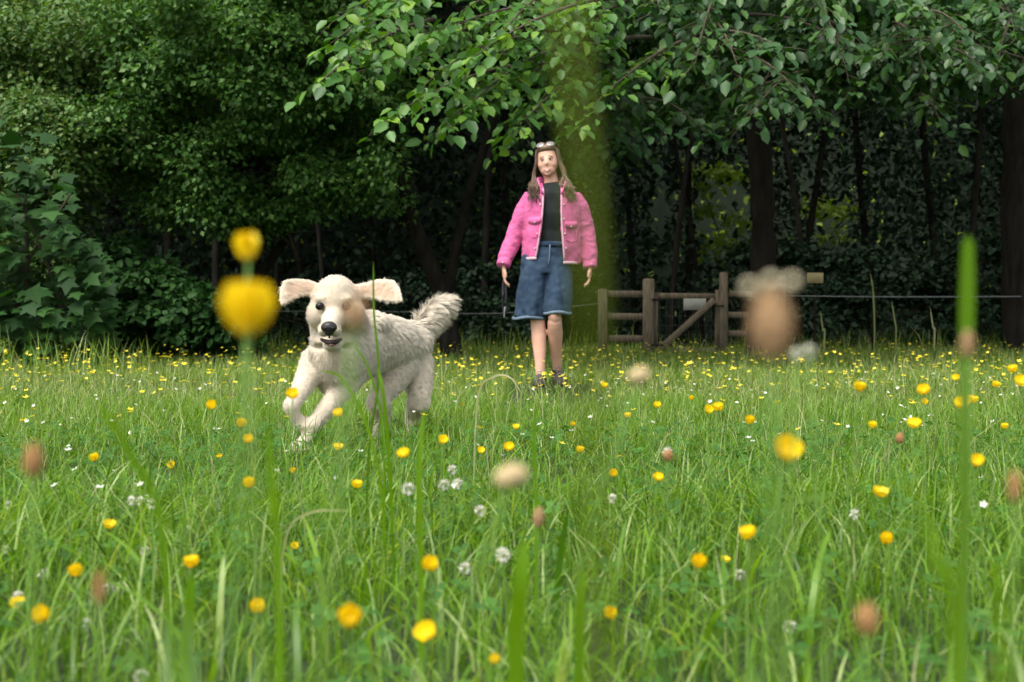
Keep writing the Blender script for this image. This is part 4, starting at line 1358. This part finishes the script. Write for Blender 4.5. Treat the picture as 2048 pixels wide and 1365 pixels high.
flow[tailz] = np.array([.55, .1, -.25])
facez = np.linalg.norm(root - np.array(list(dp(665, 640, 4.6))), axis=1) < .12
flow[facez] = root[facez] - np.array(list(dp(660, 655, 4.45)))
flow = norm(flow)
flow = flow - nrm_ * (flow * nrm_).sum(-1, keepdims=True)
d_ = norm(flow + nrm_ * rng.uniform(.04, .16, (NF, 1)) + rng.normal(0, .10, (NF, 3)))
ln = rg[:, 0] * rng.uniform(.6, 1.35, NF) * .78
# combed into locks
ph = np.sin(root[:, 0] * 90 + root[:, 2] * 40) * np.sin(root[:, 1] * 80 - root[:, 2] * 60)
ln *= (1 + .12 * ph)
k = dist > .006
root, nrm_, d_, ln, rg = root[k], nrm_[k], d_[k], ln[k], rg[k]
# locks: strands lean together at their tips
NC = 5200
ci = rng.choice(len(root), NC, replace=False)
from mathutils import kdtree
kd = kdtree.KDTree(NC)
for i_, c_ in enumerate(ci): kd.insert(root[c_], i_)
kd.balance()
near = np.array([ci[kd.find(r_)[1]] for r_ in root])
tipc = root[near] + d_[near] * (rg[near, 0] * 1.1)[:, None] + nrm_[near] * (rg[near, 0] * .10)[:, None]
s_ = norm(np.cross(d_, nrm_)) * np.clip(ln[:, None] * .045, .0005, .0010)
mid = root + d_ * ln[:, None] * .5 + nrm_ * ln[:, None] * .06
tip = root + d_ * ln[:, None] + np.array([0, 0, -.12]) * ln[:, None]
clump = (.6 * np.clip(rg[:, 0] / .018, .25, 1))[:, None]
tip = tip * (1 - clump) + tipc * clump
mid = mid * (1 - clump * .4) + (root[near] + d_[near] * ln[:, None] * .5) * clump * .4
r0 = root - nrm_ * .002
V = np.stack([r0 - s_, r0 + s_, mid + s_ * .8, mid - s_ * .8, tip], 1)
n_ = len(root)
base_i = (np.arange(n_) * 5)[:, None]
o = obj_np('fur', V.reshape(-1, 3), [base_i + np.array([[0, 1, 2, 3]]), base_i + np.array([[3, 2, 4]])], M['fur'], dog)
o['kind'] = 'stuff'
attr_float(o.data, 'tan', np.repeat(rg[:, 1], 5))
tone_c = rng.random(len(root))
attr_float(o.data, 'tone', np.repeat(np.clip(.65 * tone_c[near] + .35 * rng.random(len(root)), 0, 1), 5))

m_ = MB(); m_.ball(dp(658, 655, 4.492), (.026, .019, .0195), 14, 10); m_.ball(dp(658, 662, 4.494), (.017, .017, .017), 10, 8)
m_.tube([dp(658, 664, 4.497), dp(659, 676, 4.505)], [.004, .003], 6, 1)
nose = m_.build('nose', M['dog_nose'], dog)
for sx in (-1, 1):
    m_ = MB(); m_.ball(dp(658 + sx * 7, 656, 4.4755), (.0045, .004, .0035), 8, 6); m_.build('nostril', M['dog_mouth'], nose)
for px in (640, 693):
    m_ = MB(); m_.ball(dp(px, 613, 4.6240), (.0150, .012, .0132), 12, 9); m_.build('eye', M['dog_eye'], dog)
m_ = MB()
m_.tube([dp(643, 679, 4.60), dp(653, 684, 4.548), dp(662, 686, 4.540), dp(672, 684, 4.548), dp(682, 679, 4.60)], [.005, .008, .010, .008, .005], 10, 3)
m_.build('mouth', M['dog_mouth'], dog)
m_ = MB(); m_.tube([dp(664, 686, 4.58), dp(663, 689, 4.540), dp(663, 691, 4.531)], [(.004, .012), (.004, .011), (.003, .007)], 10, 3)
m_.build('tongue', M['dog_tongue'], dog)

# ------------------------------------------------------------------ person
M['skin'] = mat_noise('skin', (.54, .295, .205), (.62, .365, .26), 14, .5, 0, .35)
M['hair'] = mat_leaf('hair', [(.060, .036, .022), (.10, .062, .037), (.15, .095, .058)], .42, 0)
M['denim'] = mat_noise('denim', (.018, .036, .068), (.042, .070, .108), 16, .9, .25, .15, None, 6, 420)
M['denim_pale'] = mat_noise('denim_pale', (.10, .15, .20), (.15, .20, .25), 60, .9)
M['shirt'] = mat_noise('shirt', (.012, .015, .015), (.022, .026, .025), 20, .9, .15, .15, None, 4, 200)
M['shoe'] = mat_noise('shoe', (.022, .018, .018), (.05, .04, .036), 30, .8, .3)
M['sole'] = mat_plain('sole', (.10, .09, .08), .8)
M['lace'] = mat_plain('lace', (.20, .18, .17), .8)
M['pale_trim'] = mat_noise('pale_trim', (.52, .30, .36), (.62, .42, .48), 90, .9, .2)
M['eye_white'] = mat_plain('eye_white', (.70, .68, .65), .25)
M['iris'] = mat_plain('iris', (.03, .022, .015), .2)
M['brow'] = mat_plain('brow', (.20, .12, .075), .8)
M['lip'] = mat_plain('lip', (.56, .26, .22), .45)
M['teeth'] = mat_plain('teeth', (.75, .72, .66), .35)
M['lens'] = mat_plain('lens', (.16, .17, .16), .08, 1.0)
M['frame'] = mat_plain('frame', (.14, .08, .05), .3)
M['lead'] = mat_plain('lead', (.02, .02, .025), .7)
# pink corduroy: fine vertical ribs
m, n, l, b = new_mat('pink_cord')
tc = n.new('ShaderNodeTexCoord')
nz = n.new('ShaderNodeTexNoise'); nz.inputs['Scale'].default_value = 12; nz.inputs['Detail'].default_value = 5
cr = n.new('ShaderNodeValToRGB')
cr.color_ramp.elements[0].position = .3; cr.color_ramp.elements[0].color = (.47, .088, .22, 1)
cr.color_ramp.elements[1].position = .72; cr.color_ramp.elements[1].color = (.62, .14, .315, 1)
wv = n.new('ShaderNodeTexWave'); wv.inputs['Scale'].default_value = 55; wv.inputs['Distortion'].default_value = 1.5
bp = n.new('ShaderNodeBump'); bp.inputs['Strength'].default_value = .12; bp.inputs['Distance'].default_value = .004
l.new(tc.outputs['Object'], nz.inputs['Vector']); l.new(tc.outputs['Object'], wv.inputs['Vector'])
l.new(nz.outputs['Fac'], cr.inputs[0]); l.new(cr.outputs[0], b.inputs['Base Color'])
l.new(wv.outputs['Fac'], bp.inputs['Height']); l.new(bp.outputs[0], b.inputs['Normal'])
b.inputs['Roughness'].default_value = .85; b.inputs['Specular IOR Level'].default_value = .15
b.inputs['Sheen Weight'].default_value = .05
M['pink'] = m

PD = 9.9
per = empty('person', ((1096 - 1024) / F * PD, PD, 0.0))
tag(per, 'person with long brown hair in pink jacket, denim shorts and dark shoes walking', 'person')

# ---- body: one skin
mb = MB()
V3 = lambda *a: Vector(a)
HX = .014
mb.ball((HX, .018, 1.610), (.073, .090, .088), 20, 14)                 # cranium
mb.ball((HX, -.020, 1.562), (.070, .066, .078), 18, 12)                # face
mb.ball((HX, -.036, 1.516), (.054, .046, .042), 16, 10)                # jaw
mb.ball((HX, -.066, 1.486), (.022, .018, .017), 12, 8)                 # chin
mb.ball((HX, -.044, 1.530), (.047, .034, .032), 16, 10)                # mouth region
mb.tube([(HX, -.076, 1.588), (HX, -.086, 1.564), (HX, -.092, 1.550)], [.008, .009, .0098], 8, 3)   # nose
mb.ball((HX - .008, -.080, 1.549), (.006, .008, .006), 8, 6); mb.ball((HX + .008, -.080, 1.549), (.006, .008, .006), 8, 6)
for s in (-1, 1):
    mb.ball((HX + s * .036, -.052, 1.549), (.025, .022, .024), 12, 8)  # cheeks
    mb.ball((HX + s * .028, -.066, 1.603), (.024, .014, .012), 10, 6)  # brow ridge
    mb.ball((HX + s * .073, .012, 1.575), (.009, .018, .030), 10, 8)   # ears
mb.tube([(HX, .012, 1.53), (HX + .008, .014, 1.46), (.025, .022, 1.40)], [.050, .050, .062], 14, 3)   # neck
mb.tube([(.028, .02, 1.405), (.030, .012, 1.33), (.030, .008, 1.22), (.022, .01, 1.10), (.012, .012, 1.0), (-.01, .012, .90), (-.02, .01, .82)],
        [(.055, .10), (.092, .165), (.10, .165), (.085, .135), (.092, .145), (.105, .170), (.09, .15)], 20, 4, None, (0, 1, 0))
ARM = {-1: [(-.125, .01, 1.325), (-.175, .02, 1.24), (-.222, .03, 1.10), (-.270, .005, .985), (-.306, -.03, .862)],
       1: [(.188, .01, 1.325), (.232, .02, 1.24), (.262, .035, 1.10), (.278, .01, .985), (.290, -.022, .862)]}
for s in (-1, 1):
    mb.tube(ARM[s], [.055, .047, .040, .037, .026], 12, 4)
    mb.tube([(.03, .012, 1.355), ARM[s][0]], [.05, .046], 12, 1)
    w = Vector(ARM[s][-1])
    # hand: palm, four fingers, thumb; relaxed curl, palm turned to the thigh
    pc = w + Vector((0, -.004, -.010)); pe = w + Vector((s * -.004, -.012, -.088))
    mb.tube([pc, (pc + pe) / 2, pe], [(.020, .016), (.036, .016), (.038, .014)], 12, 3, None, (0, 1, 0))
    for k, (off, ln_) in enumerate([(-.029, .066), (-.010, .076), (.010, .071), (.028, .056)]):
        b0 = pe + Vector((0, off, .004))
        b1 = b0 + Vector((s * -.004, -.004, -ln_ * .45)); b2 = b1 + Vector((s * -.014, -.002, -ln_ * .32)); b3 = b2 + Vector((s * -.018, 0, -ln_ * .18))
        mb.tube([b0, b1, b2, b3], [.0092, .0086, .0078, .0066], 8, 3)
    t0 = pc + Vector((0, -.024, -.024))
    mb.tube([t0, t0 + Vector((s * -.010, -.020, -.026)), t0 + Vector((s * -.016, -.024, -.056))], [.012, .0105, .008], 8, 3)
# legs: weight on the leading foot, the other knee bent
LEG = {-1: [(-.090, .01, .90), (-.082, -.012, .70), (-.072, -.035, .475), (-.064, -.045, .345), (-.058, -.080, .20), (-.056, -.100, .085)],
       1: [(.085, .01, .90), (.064, -.045, .70), (.046, -.085, .495), (.050, -.030, .365), (.060, .035, .225), (.070, .080, .118)]}
for s in (-1, 1):
    mb.tube(LEG[s], [.092, .076, .052, .052, .038, .031], 14, 5)
    k_ = Vector(LEG[s][2]); mb.ball(k_ + Vector((0, -.022, 0)), (.036, .036, .042), 12, 8)
    m2_ = Vector(LEG[s][3]); mb.ball(m2_ + Vector((s * .006, .018, .02)), (.048, .050, .090), 12, 8)
    a = Vector(LEG[s][-1]); mb.tube([a, a + Vector((s * .004, -.02, -.035)), a + Vector((s * .010, -.10, -.06))], [.036, .034, .026], 10, 3)
body = mb.fused('body', M['skin'], per, .0064, 3, .5)

# face details
for s in (-1, 1):
    m_ = MB(); m_.ball((HX + s * .0275, -.0735, 1.580), (.0115, .008, .0055), 10, 8); e = m_.build('eye', M['eye_white'], per)
    m_ = MB(); m_.ball((HX + s * .0275, -.0805, 1.580), (.0056, .0030, .0056), 10, 6); m_.build('iris', M['iris'], e)
    m_ = MB(); m_.tube([(HX + s * .014, -.086, 1.6045), (HX + s * .028, -.087, 1.609), (HX + s * .042, -.076, 1.602)], [.0020, .0024, .0014], 6, 3); m_.build('eyebrow', M['brow'], per)
    m_ = MB(); m_.tube([(HX + s * .016, -.081, 1.585), (HX + s * .028, -.0845, 1.588), (HX + s * .040, -.074, 1.583)], [.0016, .0022, .0016], 6, 3); m_.build('eyelash', M['iris'], per)
m_ = MB()
m_.tube([(HX - .026, -.075, 1.519), (HX - .012, -.087, 1.5125), (HX, -.089, 1.511), (HX + .012, -.087, 1.5125), (HX + .026, -.075, 1.519)], [.0018, .0030, .0034, .0030, .0018], 8, 3)
m_.tube([(HX - .024, -.073, 1.516), (HX - .010, -.084, 1.5015), (HX, -.086, 1.4995), (HX + .010, -.084, 1.5015), (HX + .024, -.073, 1.516)], [.0018, .0036, .0040, .0036, .0018], 8, 3)
m_.build('lips', M['lip'], per)
m_ = MB(); m_.tube([(HX - .018, -.0785, 1.514), (HX, -.0880, 1.507), (HX + .018, -.0785, 1.514)], [.0025, .0056, .0025], 8, 4); m_.build('teeth', M['teeth'], per)

# ---- hair: a cap and long locks, parted in the middle
m_ = MB()
m_.ball((HX, .032, 1.622), (.080, .092, .088), 18, 12)
m_.ball((HX, -.012, 1.668), (.068, .066, .036), 18, 10)
m_.ball((HX, .045, 1.56), (.078, .075, .10), 16, 10)
for i in range(400):
    az = R(rng.uniform(60, 178)) * (1 if i % 2 else -1)      # from the face round to the back
    s = 1 if az > 0 else -1
    cx, cy = math.sin(az), -math.cos(az)
    part = Vector((HX + s * .004, -.055 + .09 * rng.random(), 1.700 - .012 * rng.random()))
    rr = rng.uniform(.98, 1.10)
    p1 = Vector((HX + cx * .070 * rr, .022 + cy * .088 * rr, 1.665))
    p2 = Vector((HX + cx * .083 * rr, .020 + cy * .086 * rr, 1.585))
    p3 = Vector((HX + cx * .088 * rr + s * .008, .012 + cy * .074 * rr, 1.49))
    front = abs(az) < R(118)
    end_z = rng.uniform(1.275, 1.39) if front else rng.uniform(1.27, 1.34)
    if front:
        p4 = Vector((HX + s * rng.uniform(.074, .142), -.060 + rng.uniform(-.02, .03), 1.415))
        p5 = Vector((HX + .012 + s * rng.uniform(.078, .178), -.118 + rng.uniform(-.012, .02), end_z))
    else:
        p4 = Vector((HX + cx * .11, .085, 1.41)); p5 = Vector((HX + cx * .13, .145, end_z))
    w_ = rng.uniform(.0022, .0048)
    wv_ = rng.uniform(0, 6.28)
    p3 += Vector((s * .012 + .006 * math.sin(wv_), 0, 0)); p4 += Vector((.012 * math.sin(wv_ + 2.2), .006 * math.cos(wv_), 0)); p45 = (p4 + p5) / 2 + Vector((-.014 * math.sin(wv_ + 2.2), -.006, 0))
    m_.tube([part, p1, p2, p3, p4, p45, p5], [w_ * .6, w_, w_ * 1.1, w_ * 1.1, w_, w_ * .8, w_ * .3], 5, 3)
m_.build('hair', M['hair'], per)

# ---- shirt
m_ = MB()
m_.tube([(.022, .016, 1.424), (.030, .010, 1.345), (.030, .006, 1.22), (.022, .008, 1.10), (.012, .01, .985), (.0, .01, .93)],
        [(.062, .070), (.104, .156), (.112, .160), (.098, .142), (.104, .152), (.108, .16)], 24, 5, None, (0, 1, 0), .05)
o = m_.fused('shirt', M['shirt'], per, .008, 3)
wobble(o, lambda c, n: n * (.005 * noise.noise(Vector((c.x * 14, c.y * 14, c.z * 7))) + .003))


# ---- denim shorts, wide at the hem
m_ = MB()
m_.tube([(.008, .012, 1.012), (.0, .012, .96), (-.008, .012, .88), (-.012, .012, .80)], [(.112, .158), (.120, .168), (.132, .185), (.13, .185)], 26, 4, None, (0, 1, 0), .05)
m_.tube([(-.080, .008, .88), (-.098, -.002, .76), (-.118, -.008, .62), (-.132, -.008, .486)], [(.118, .096), (.120, .102), (.118, .106), (.116, .108)], 24, 4, None, (0, 1, 0), .02)
m_.tube([(.070, .008, .88), (.070, -.020, .76), (.064, -.042, .63), (.062, -.055, .520)], [(.118, .096), (.118, .096), (.116, .094), (.114, .092)], 24, 4, None, (0, 1, 0), .02)
shorts = m_.fused('shorts', M['denim'], per, .0075, 4)
wobble(shorts, lambda c, n: n * (.020 * noise.noise(Vector((c.x * 15 + 3, c.y * 15, c.z * 2.6 + c.x * 4))) * min(1, max(.1, (1.0 - c.z) * 3)) + .005 * noise.noise(c * 28)))
for (cx, cy, cz, ra, rb) in ((-.132, -.008, .492, .120, .112), (.062, -.055, .527, .118, .096)):
    m_ = MB()
    ring = [(cx + math.cos(a) * (rb + .004), cy + math.sin(a) * (ra + .004), cz + .006 * math.sin(a * 3)) for a in np.linspace(0, 2 * np.pi, 25)]
    m_.tube(ring, [(.010, .004)] * 25, 6, 1); m_.build('hem', M['denim_pale'], shorts)
m_ = MB()
ring = [(.008 + math.cos(a) * .166, .012 + math.sin(a) * .120, 1.002) for a in np.linspace(0, 2 * np.pi, 33)]
m_.tube(ring, [(.018, .005)] * 33, 6, 1); m_.build('waistband', M['denim'], shorts)
m_ = MB(); m_.tube([(.01, -.112, .995), (.008, -.124, .93), (.0, -.130, .86)], [.004, .004, .003], 5, 2); m_.build('fly_seam', M['denim_pale'], shorts)

# ---- jacket: open shell, sleeves, collar, pockets
m_ = MB()
rows = [  # z, cx, cy, half width, half depth, left edge x, right edge x
    (1.425, .030, .020, .088, .088, -.038, .085), (1.400, .030, .016, .150, .104, -.032, .088), (1.365, .031, .014, .186, .124, -.030, .086), (1.28, .033, .012, .205, .142, -.032, .084), (1.18, .034, .010, .207, .150, -.040, .084),
    (1.08, .034, .008, .208, .154, -.054, .090), (.98, .032, .008, .210, .156, -.070, .098), (.915, .030, .008, .206, .150, -.080, .102), (.868, .030, .008, .196, .142, -.084, .104)]
NA = 44
th = .011
outer, inner = [], []
for i, (z, cx, cy, a, b, xl, xr) in enumerate(rows):
    al = math.asin(max(-1, min(1, (xl - cx) / a))); ar = math.asin(max(-1, min(1, (xr - cx) / a)))
    for k in range(NA + 1):
        u = al + (-(2 * math.pi) + (ar - al)) * k / NA          # clockwise round the back
        sx, cx_ = math.sin(u), math.cos(u)
        hang = (.008 if z < .95 else 0) * math.sin(u * 7)
        zz = z + (.022 * (1 - abs(sx)) if i == 0 else 0) - (.040 * max(0, (abs((cx + a * sx) - .03) - .10) / .1) if z > 1.36 else 0) + (.035 if (z < .9 and sx < 0 and cx_ > 0) else 0) * 1.0
        outer.append((cx + (a + hang) * sx, cy - (b + hang) * cx_, zz))
        inner.append((cx + (a + hang - th) * sx, cy - (b + hang - th) * cx_, zz))
nr_ = len(rows)
V = np.array(outer + inner); no_ = len(outer)
Q = []
W_ = NA + 1
for i in range(nr_ - 1):
    for k in range(NA):
        a = i * W_ + k
        Q.append((a, a + W_, a + W_ + 1, a + 1)); Q.append((no_ + a, no_ + a + 1, no_ + a + W_ + 1, no_ + a + W_))
    a = i * W_; Q.append((a, no_ + a, no_ + a + W_, a + W_))
    a = i * W_ + NA; Q.append((a, a + W_, no_ + a + W_, no_ + a))
for k in range(NA):
    a = k; Q.append((a, a + 1, no_ + a + 1, no_ + a))
    a = (nr_ - 1) * W_ + k; Q.append((a, no_ + a, no_ + a + 1, a + 1))
m_.add(V, np.array(Q))
SL = {-1: [(-.105, .012, 1.335), (-.155, .018, 1.255), (-.205, .026, 1.13), (-.245, .018, 1.03), (-.290, -.012, .925), (-.302, -.028, .885)],
      1: [(.168, .012, 1.335), (.218, .018, 1.255), (.258, .028, 1.13), (.276, .020, 1.03), (.286, -.008, .915), (.289, -.018, .875)]}
for s in (-1, 1):
    m_.tube(SL[s], [.060, .066, .062, .059, .055, .048], 18, 5, None, (0, 1, 0), .1)
jacket = m_.fused('jacket', M['pink'], per, .0072, 3)
AX = {s: np.array(SL[s]) for s in (-1, 1)}


def folds(c, n):
    arm = min(np.min(np.linalg.norm(AX[-1] - np.array(c), axis=1)), np.min(np.linalg.norm(AX[1] - np.array(c), axis=1))) < .11
    if arm:
        f = -.011 * abs(noise.noise(Vector((c.x * 9, c.y * 9 + c.x * 8, c.z * 15)))) + .006 - .007 * abs(noise.noise(Vector((c.x * 24, c.y * 24, c.z * 34))))
    else:
        f = -.012 * abs(noise.noise(Vector((c.x * 12 + c.z * 3, c.y * 10, c.z * 6)))) + .005 - .006 * abs(noise.noise(Vector((c.x * 26, c.y * 26, c.z * 18))))
    return n * f


wobble(jacket, folds)
for s in (-1, 1):
    a, b_ = Vector(SL[s][-2]), Vector(SL[s][-1])
    d = (b_ - a).normalized()
    m_ = MB(); m_.tube([b_ - d * .012, b_ + d * .012, b_ + d * .038], [.050, .051, .049], 18, 2, None, (0, 1, 0), .02)
    cuff = m_.build('cuff', M['pink'], jacket)
    m_ = MB(); m_.ball(b_ + d * .012 + Vector((s * .01, -.056, 0)), (.007, .004, .007), 8, 6); m_.build('button', M['pale_trim'], cuff)


def on_front(x, z, out=.004):
    zs = [r[0] for r in rows][::-1]
    cx = np.interp(z, zs, [r[1] for r in rows][::-1]); cy = np.interp(z, zs, [r[2] for r in rows][::-1])
    a = np.interp(z, zs, [r[3] for r in rows][::-1]); b = np.interp(z, zs, [r[4] for r in rows][::-1])
    q = max(-.98, min(.98, (x - cx) / a))
    return Vector((x, cy - (b + out) * math.sqrt(1 - q * q), z))


# pale raw edges, hem band, collar, pockets
for sgn, ix in ((-1, 5), (1, 6)):
    zs = np.linspace(.882, 1.385, 14)
    xs = np.interp(zs, [r[0] for r in rows][::-1], [r[ix] for r in rows][::-1])
    m_ = MB(); m_.tube([on_front(x + sgn * .006, z + (.030 if (sgn < 0 and z < .9) else 0), .003) for x, z in zip(xs, zs)], [(.003, .007)] * 14, 6, 1, None, (0, 1, 0)); m_.build('placket', M['pale_trim'], jacket)
    for k in range(4):
        z = .97 + k * .10; x = float(np.interp(z, [r[0] for r in rows][::-1], [r[ix] for r in rows][::-1])) + sgn * .022
        m_ = MB(); p = on_front(x, z, .010); m_.ball(p, (.007, .004, .007), 8, 6); m_.build('button', M['pale_trim'], jacket)
for (x0, x1) in ((-.150, -.084), (.104, .205)):
    pts = [on_front(x, .872 + (.030 if x < 0 else .0), .004) for x in np.linspace(x0, x1, 9)]
    m_ = MB(); m_.tube(pts, [(.011, .006)] * 9, 6, 1); m_.build('hem_band', M['pale_trim'], jacket)
for (xa, xb, zt) in ((-.140, -.050, 1.185), (.112, .200, 1.155)):
    m_ = MB()
    xs = np.linspace(xa, xb, 7)
    top = [on_front(x, zt, .012) for x in xs]
    low = [on_front(x, zt - .038 - .012 * (1 - abs(x - (xa + xb) / 2) / ((xb - xa) / 2)), .016) for x in xs]
    V = np.array([list(p) for p in top + low] + [list(p + Vector((0, .012, 0))) for p in top + low])
    Q = []
    for k in range(6):
        Q += [(k, 7 + k, 8 + k, k + 1), (14 + k, 15 + k, 22 + k, 21 + k), (k, k + 1, 15 + k, 14 + k), (7 + k, 21 + k, 22 + k, 8 + k)]
    Q += [(0, 14, 21, 7), (6, 13, 27, 20)]
    m_.add(V, np.array(Q)); flap = m_.build('pocket_flap', M['pink'], jacket, False)
    m_ = MB(); m_.ball(on_front((xa + xb) / 2, zt - .036, .018), (.006, .004, .006), 8, 6); m_.build('button', M['pale_trim'], flap)
    m_ = MB()
    m_.tube([on_front(xa + .006, zt - .04, .008), on_front(xa + .008, zt - .13, .008), on_front((xa + xb) / 2, zt - .142, .008), on_front(xb - .008, zt - .13, .008), on_front(xb - .006, zt - .04, .008)], [.0028] * 5, 5, 1)
    m_.build('pocket_seam', M['pink'], jacket)
for s in (-1, 1):
    m_ = MB()
    c0 = Vector((.026 + s * .030, .085, 1.455)); c1 = Vector((.026 + s * .088, .02, 1.445)); c2 = Vector((.026 + s * .082, -.062, 1.405)); c3 = Vector((.026 + s * .064, -.118, 1.345))
    m_.tube([c0, c1, c2, c3], [(.030, .008), (.030, .009), (.034, .009), (.018, .007)], 10, 4, None, (s * .4, -.1, 1)); m_.build('collar', M['pink'], jacket)

# ---- shoes
for s in (-1, 1):
    a = Vector(LEG[s][-1])
    trail = (s == 1)
    sh = MB()
    h = a.z - .085
    hl = Vector((a.x, a.y + .035, .048 + h)); ml = Vector((a.x + s * .010, a.y - .085, .042 + h * .35)); tl = Vector((a.x + s * .020, a.y - .175, .036))
    sh.tube([hl, (hl + ml) / 2 + Vector((0, 0, .010)), ml, tl], [(.044, .042), (.050, .044), (.040, .052), (.028, .042)], 16, 4)
    sh.tube([hl + Vector((0, -.03, .01)), a + Vector((0, 0, .012))], [.046, .042], 14, 1)
    shoe = sh.fused('shoe', M['shoe'], per, .005, 3)
    m_ = MB()
    m_.tube([hl - Vector((0, 0, .034)), (hl + ml) / 2 - Vector((0, 0, .030)), ml - Vector((0, 0, .031)), tl - Vector((0, 0, .020))], [(.012, .040), (.012, .040), (.012, .049), (.010, .038)], 12, 4); m_.build('sole', M['sole'], shoe)
    for k in range(4):
        f = k / 3; c = a.lerp(tl, .30 + .4 * f) + Vector((0, -.012, .052 - .026 * f))
        m_ = MB(); m_.tube([c + Vector((-.022, .006, -.010)), c + Vector((0, -.004, .004)), c + Vector((.022, .006, -.010))], [.003, .003, .003], 5, 3); m_.build('lace', M['lace'], shoe)

# ---- sunglasses pushed up on the hair
sg = empty('sunglasses', tuple(per.location))
tag(sg, 'sunglasses pushed up on the brown hair of the person in pink', 'sunglasses')
for s in (-1, 1):
    rot = Matrix.Rotation(R(-38), 4, 'X') @ Matrix.Rotation(R(s * 10), 4, 'Z')
    m_ = MB(); m_.ball((HX + s * .034, -.052, 1.692), (.029, .005, .022), 16, 8, rot); ln_o = m_.build('lens', M['lens'], sg)
    m_ = MB()
    ring = [Vector((HX + s * .034, -.053, 1.692)) + (rot.to_3x3() @ Vector((math.cos(t_) * .030, 0, math.sin(t_) * .023))) for t_ in np.linspace(0, 2 * np.pi, 19)]
    m_.tube(ring, [.0030] * 19, 6, 1); m_.build('rim', M['frame'], sg)
    m_ = MB(); m_.tube([(HX + s * .064, -.045, 1.698), (HX + s * .082, .02, 1.672), (HX + s * .083, .06, 1.640)], [.0026] * 3, 6, 3); m_.build('temple', M['frame'], sg)
m_ = MB(); m_.tube([(HX - .008, -.058, 1.697), (HX, -.060, 1.700), (HX + .008, -.058, 1.697)], [.003] * 3, 6, 2); m_.build('bridge', M['frame'], sg)

# ---- the head leans and turns a little towards the dog
HT = Matrix.Rotation(R(-6), 4, 'Y') @ Matrix.Rotation(R(-9), 4, 'Z') @ Matrix.Rotation(R(-3), 4, 'X')


def head_turn(c, n):
    f = max(0.0, min(1.0, (c.z - 1.40) / .07))
    piv = Vector((HX, .01, 1.44))
    return (HT @ (c - piv) + piv - c) * f


for o in list(per.children_recursive) + list(sg.children):
    if o.name.split('.')[0] in ('body', 'eye', 'iris', 'eyebrow', 'eyelash', 'lips', 'teeth', 'hair', 'lens', 'rim', 'temple', 'bridge') :
        wobble(o, head_turn)

# ---- dog lead hanging from the hand
hx = Vector(ARM[-1][-1]) + Vector((.004, -.018, -.095))
ld = empty('dog_lead', tuple(per.location + Vector((hx.x, hx.y, 0))))
tag(ld, 'dark dog lead hanging folded from the hand beside the denim shorts', 'lead')
q = lambda x, y, z: (x, y, z)
m_ = MB(); m_.tube([(0, 0, hx.z + .02), (-.012, -.006, hx.z - .10), (-.008, 0, hx.z - .22), (.004, .004, hx.z - .235), (.012, .004, hx.z - .20), (.008, .002, hx.z - .06), (.002, .004, hx.z + .018)], [(.010, .003)] * 7, 6, 4); m_.build('strap', M['lead'], ld)
m_ = MB(); m_.tube([(.002, -.004, hx.z - .20), (-.002, -.006, hx.z - .25), (-.003, -.006, hx.z - .275)], [.006, .005, .004], 6, 2); m_.build('clip', M['wire'], ld)
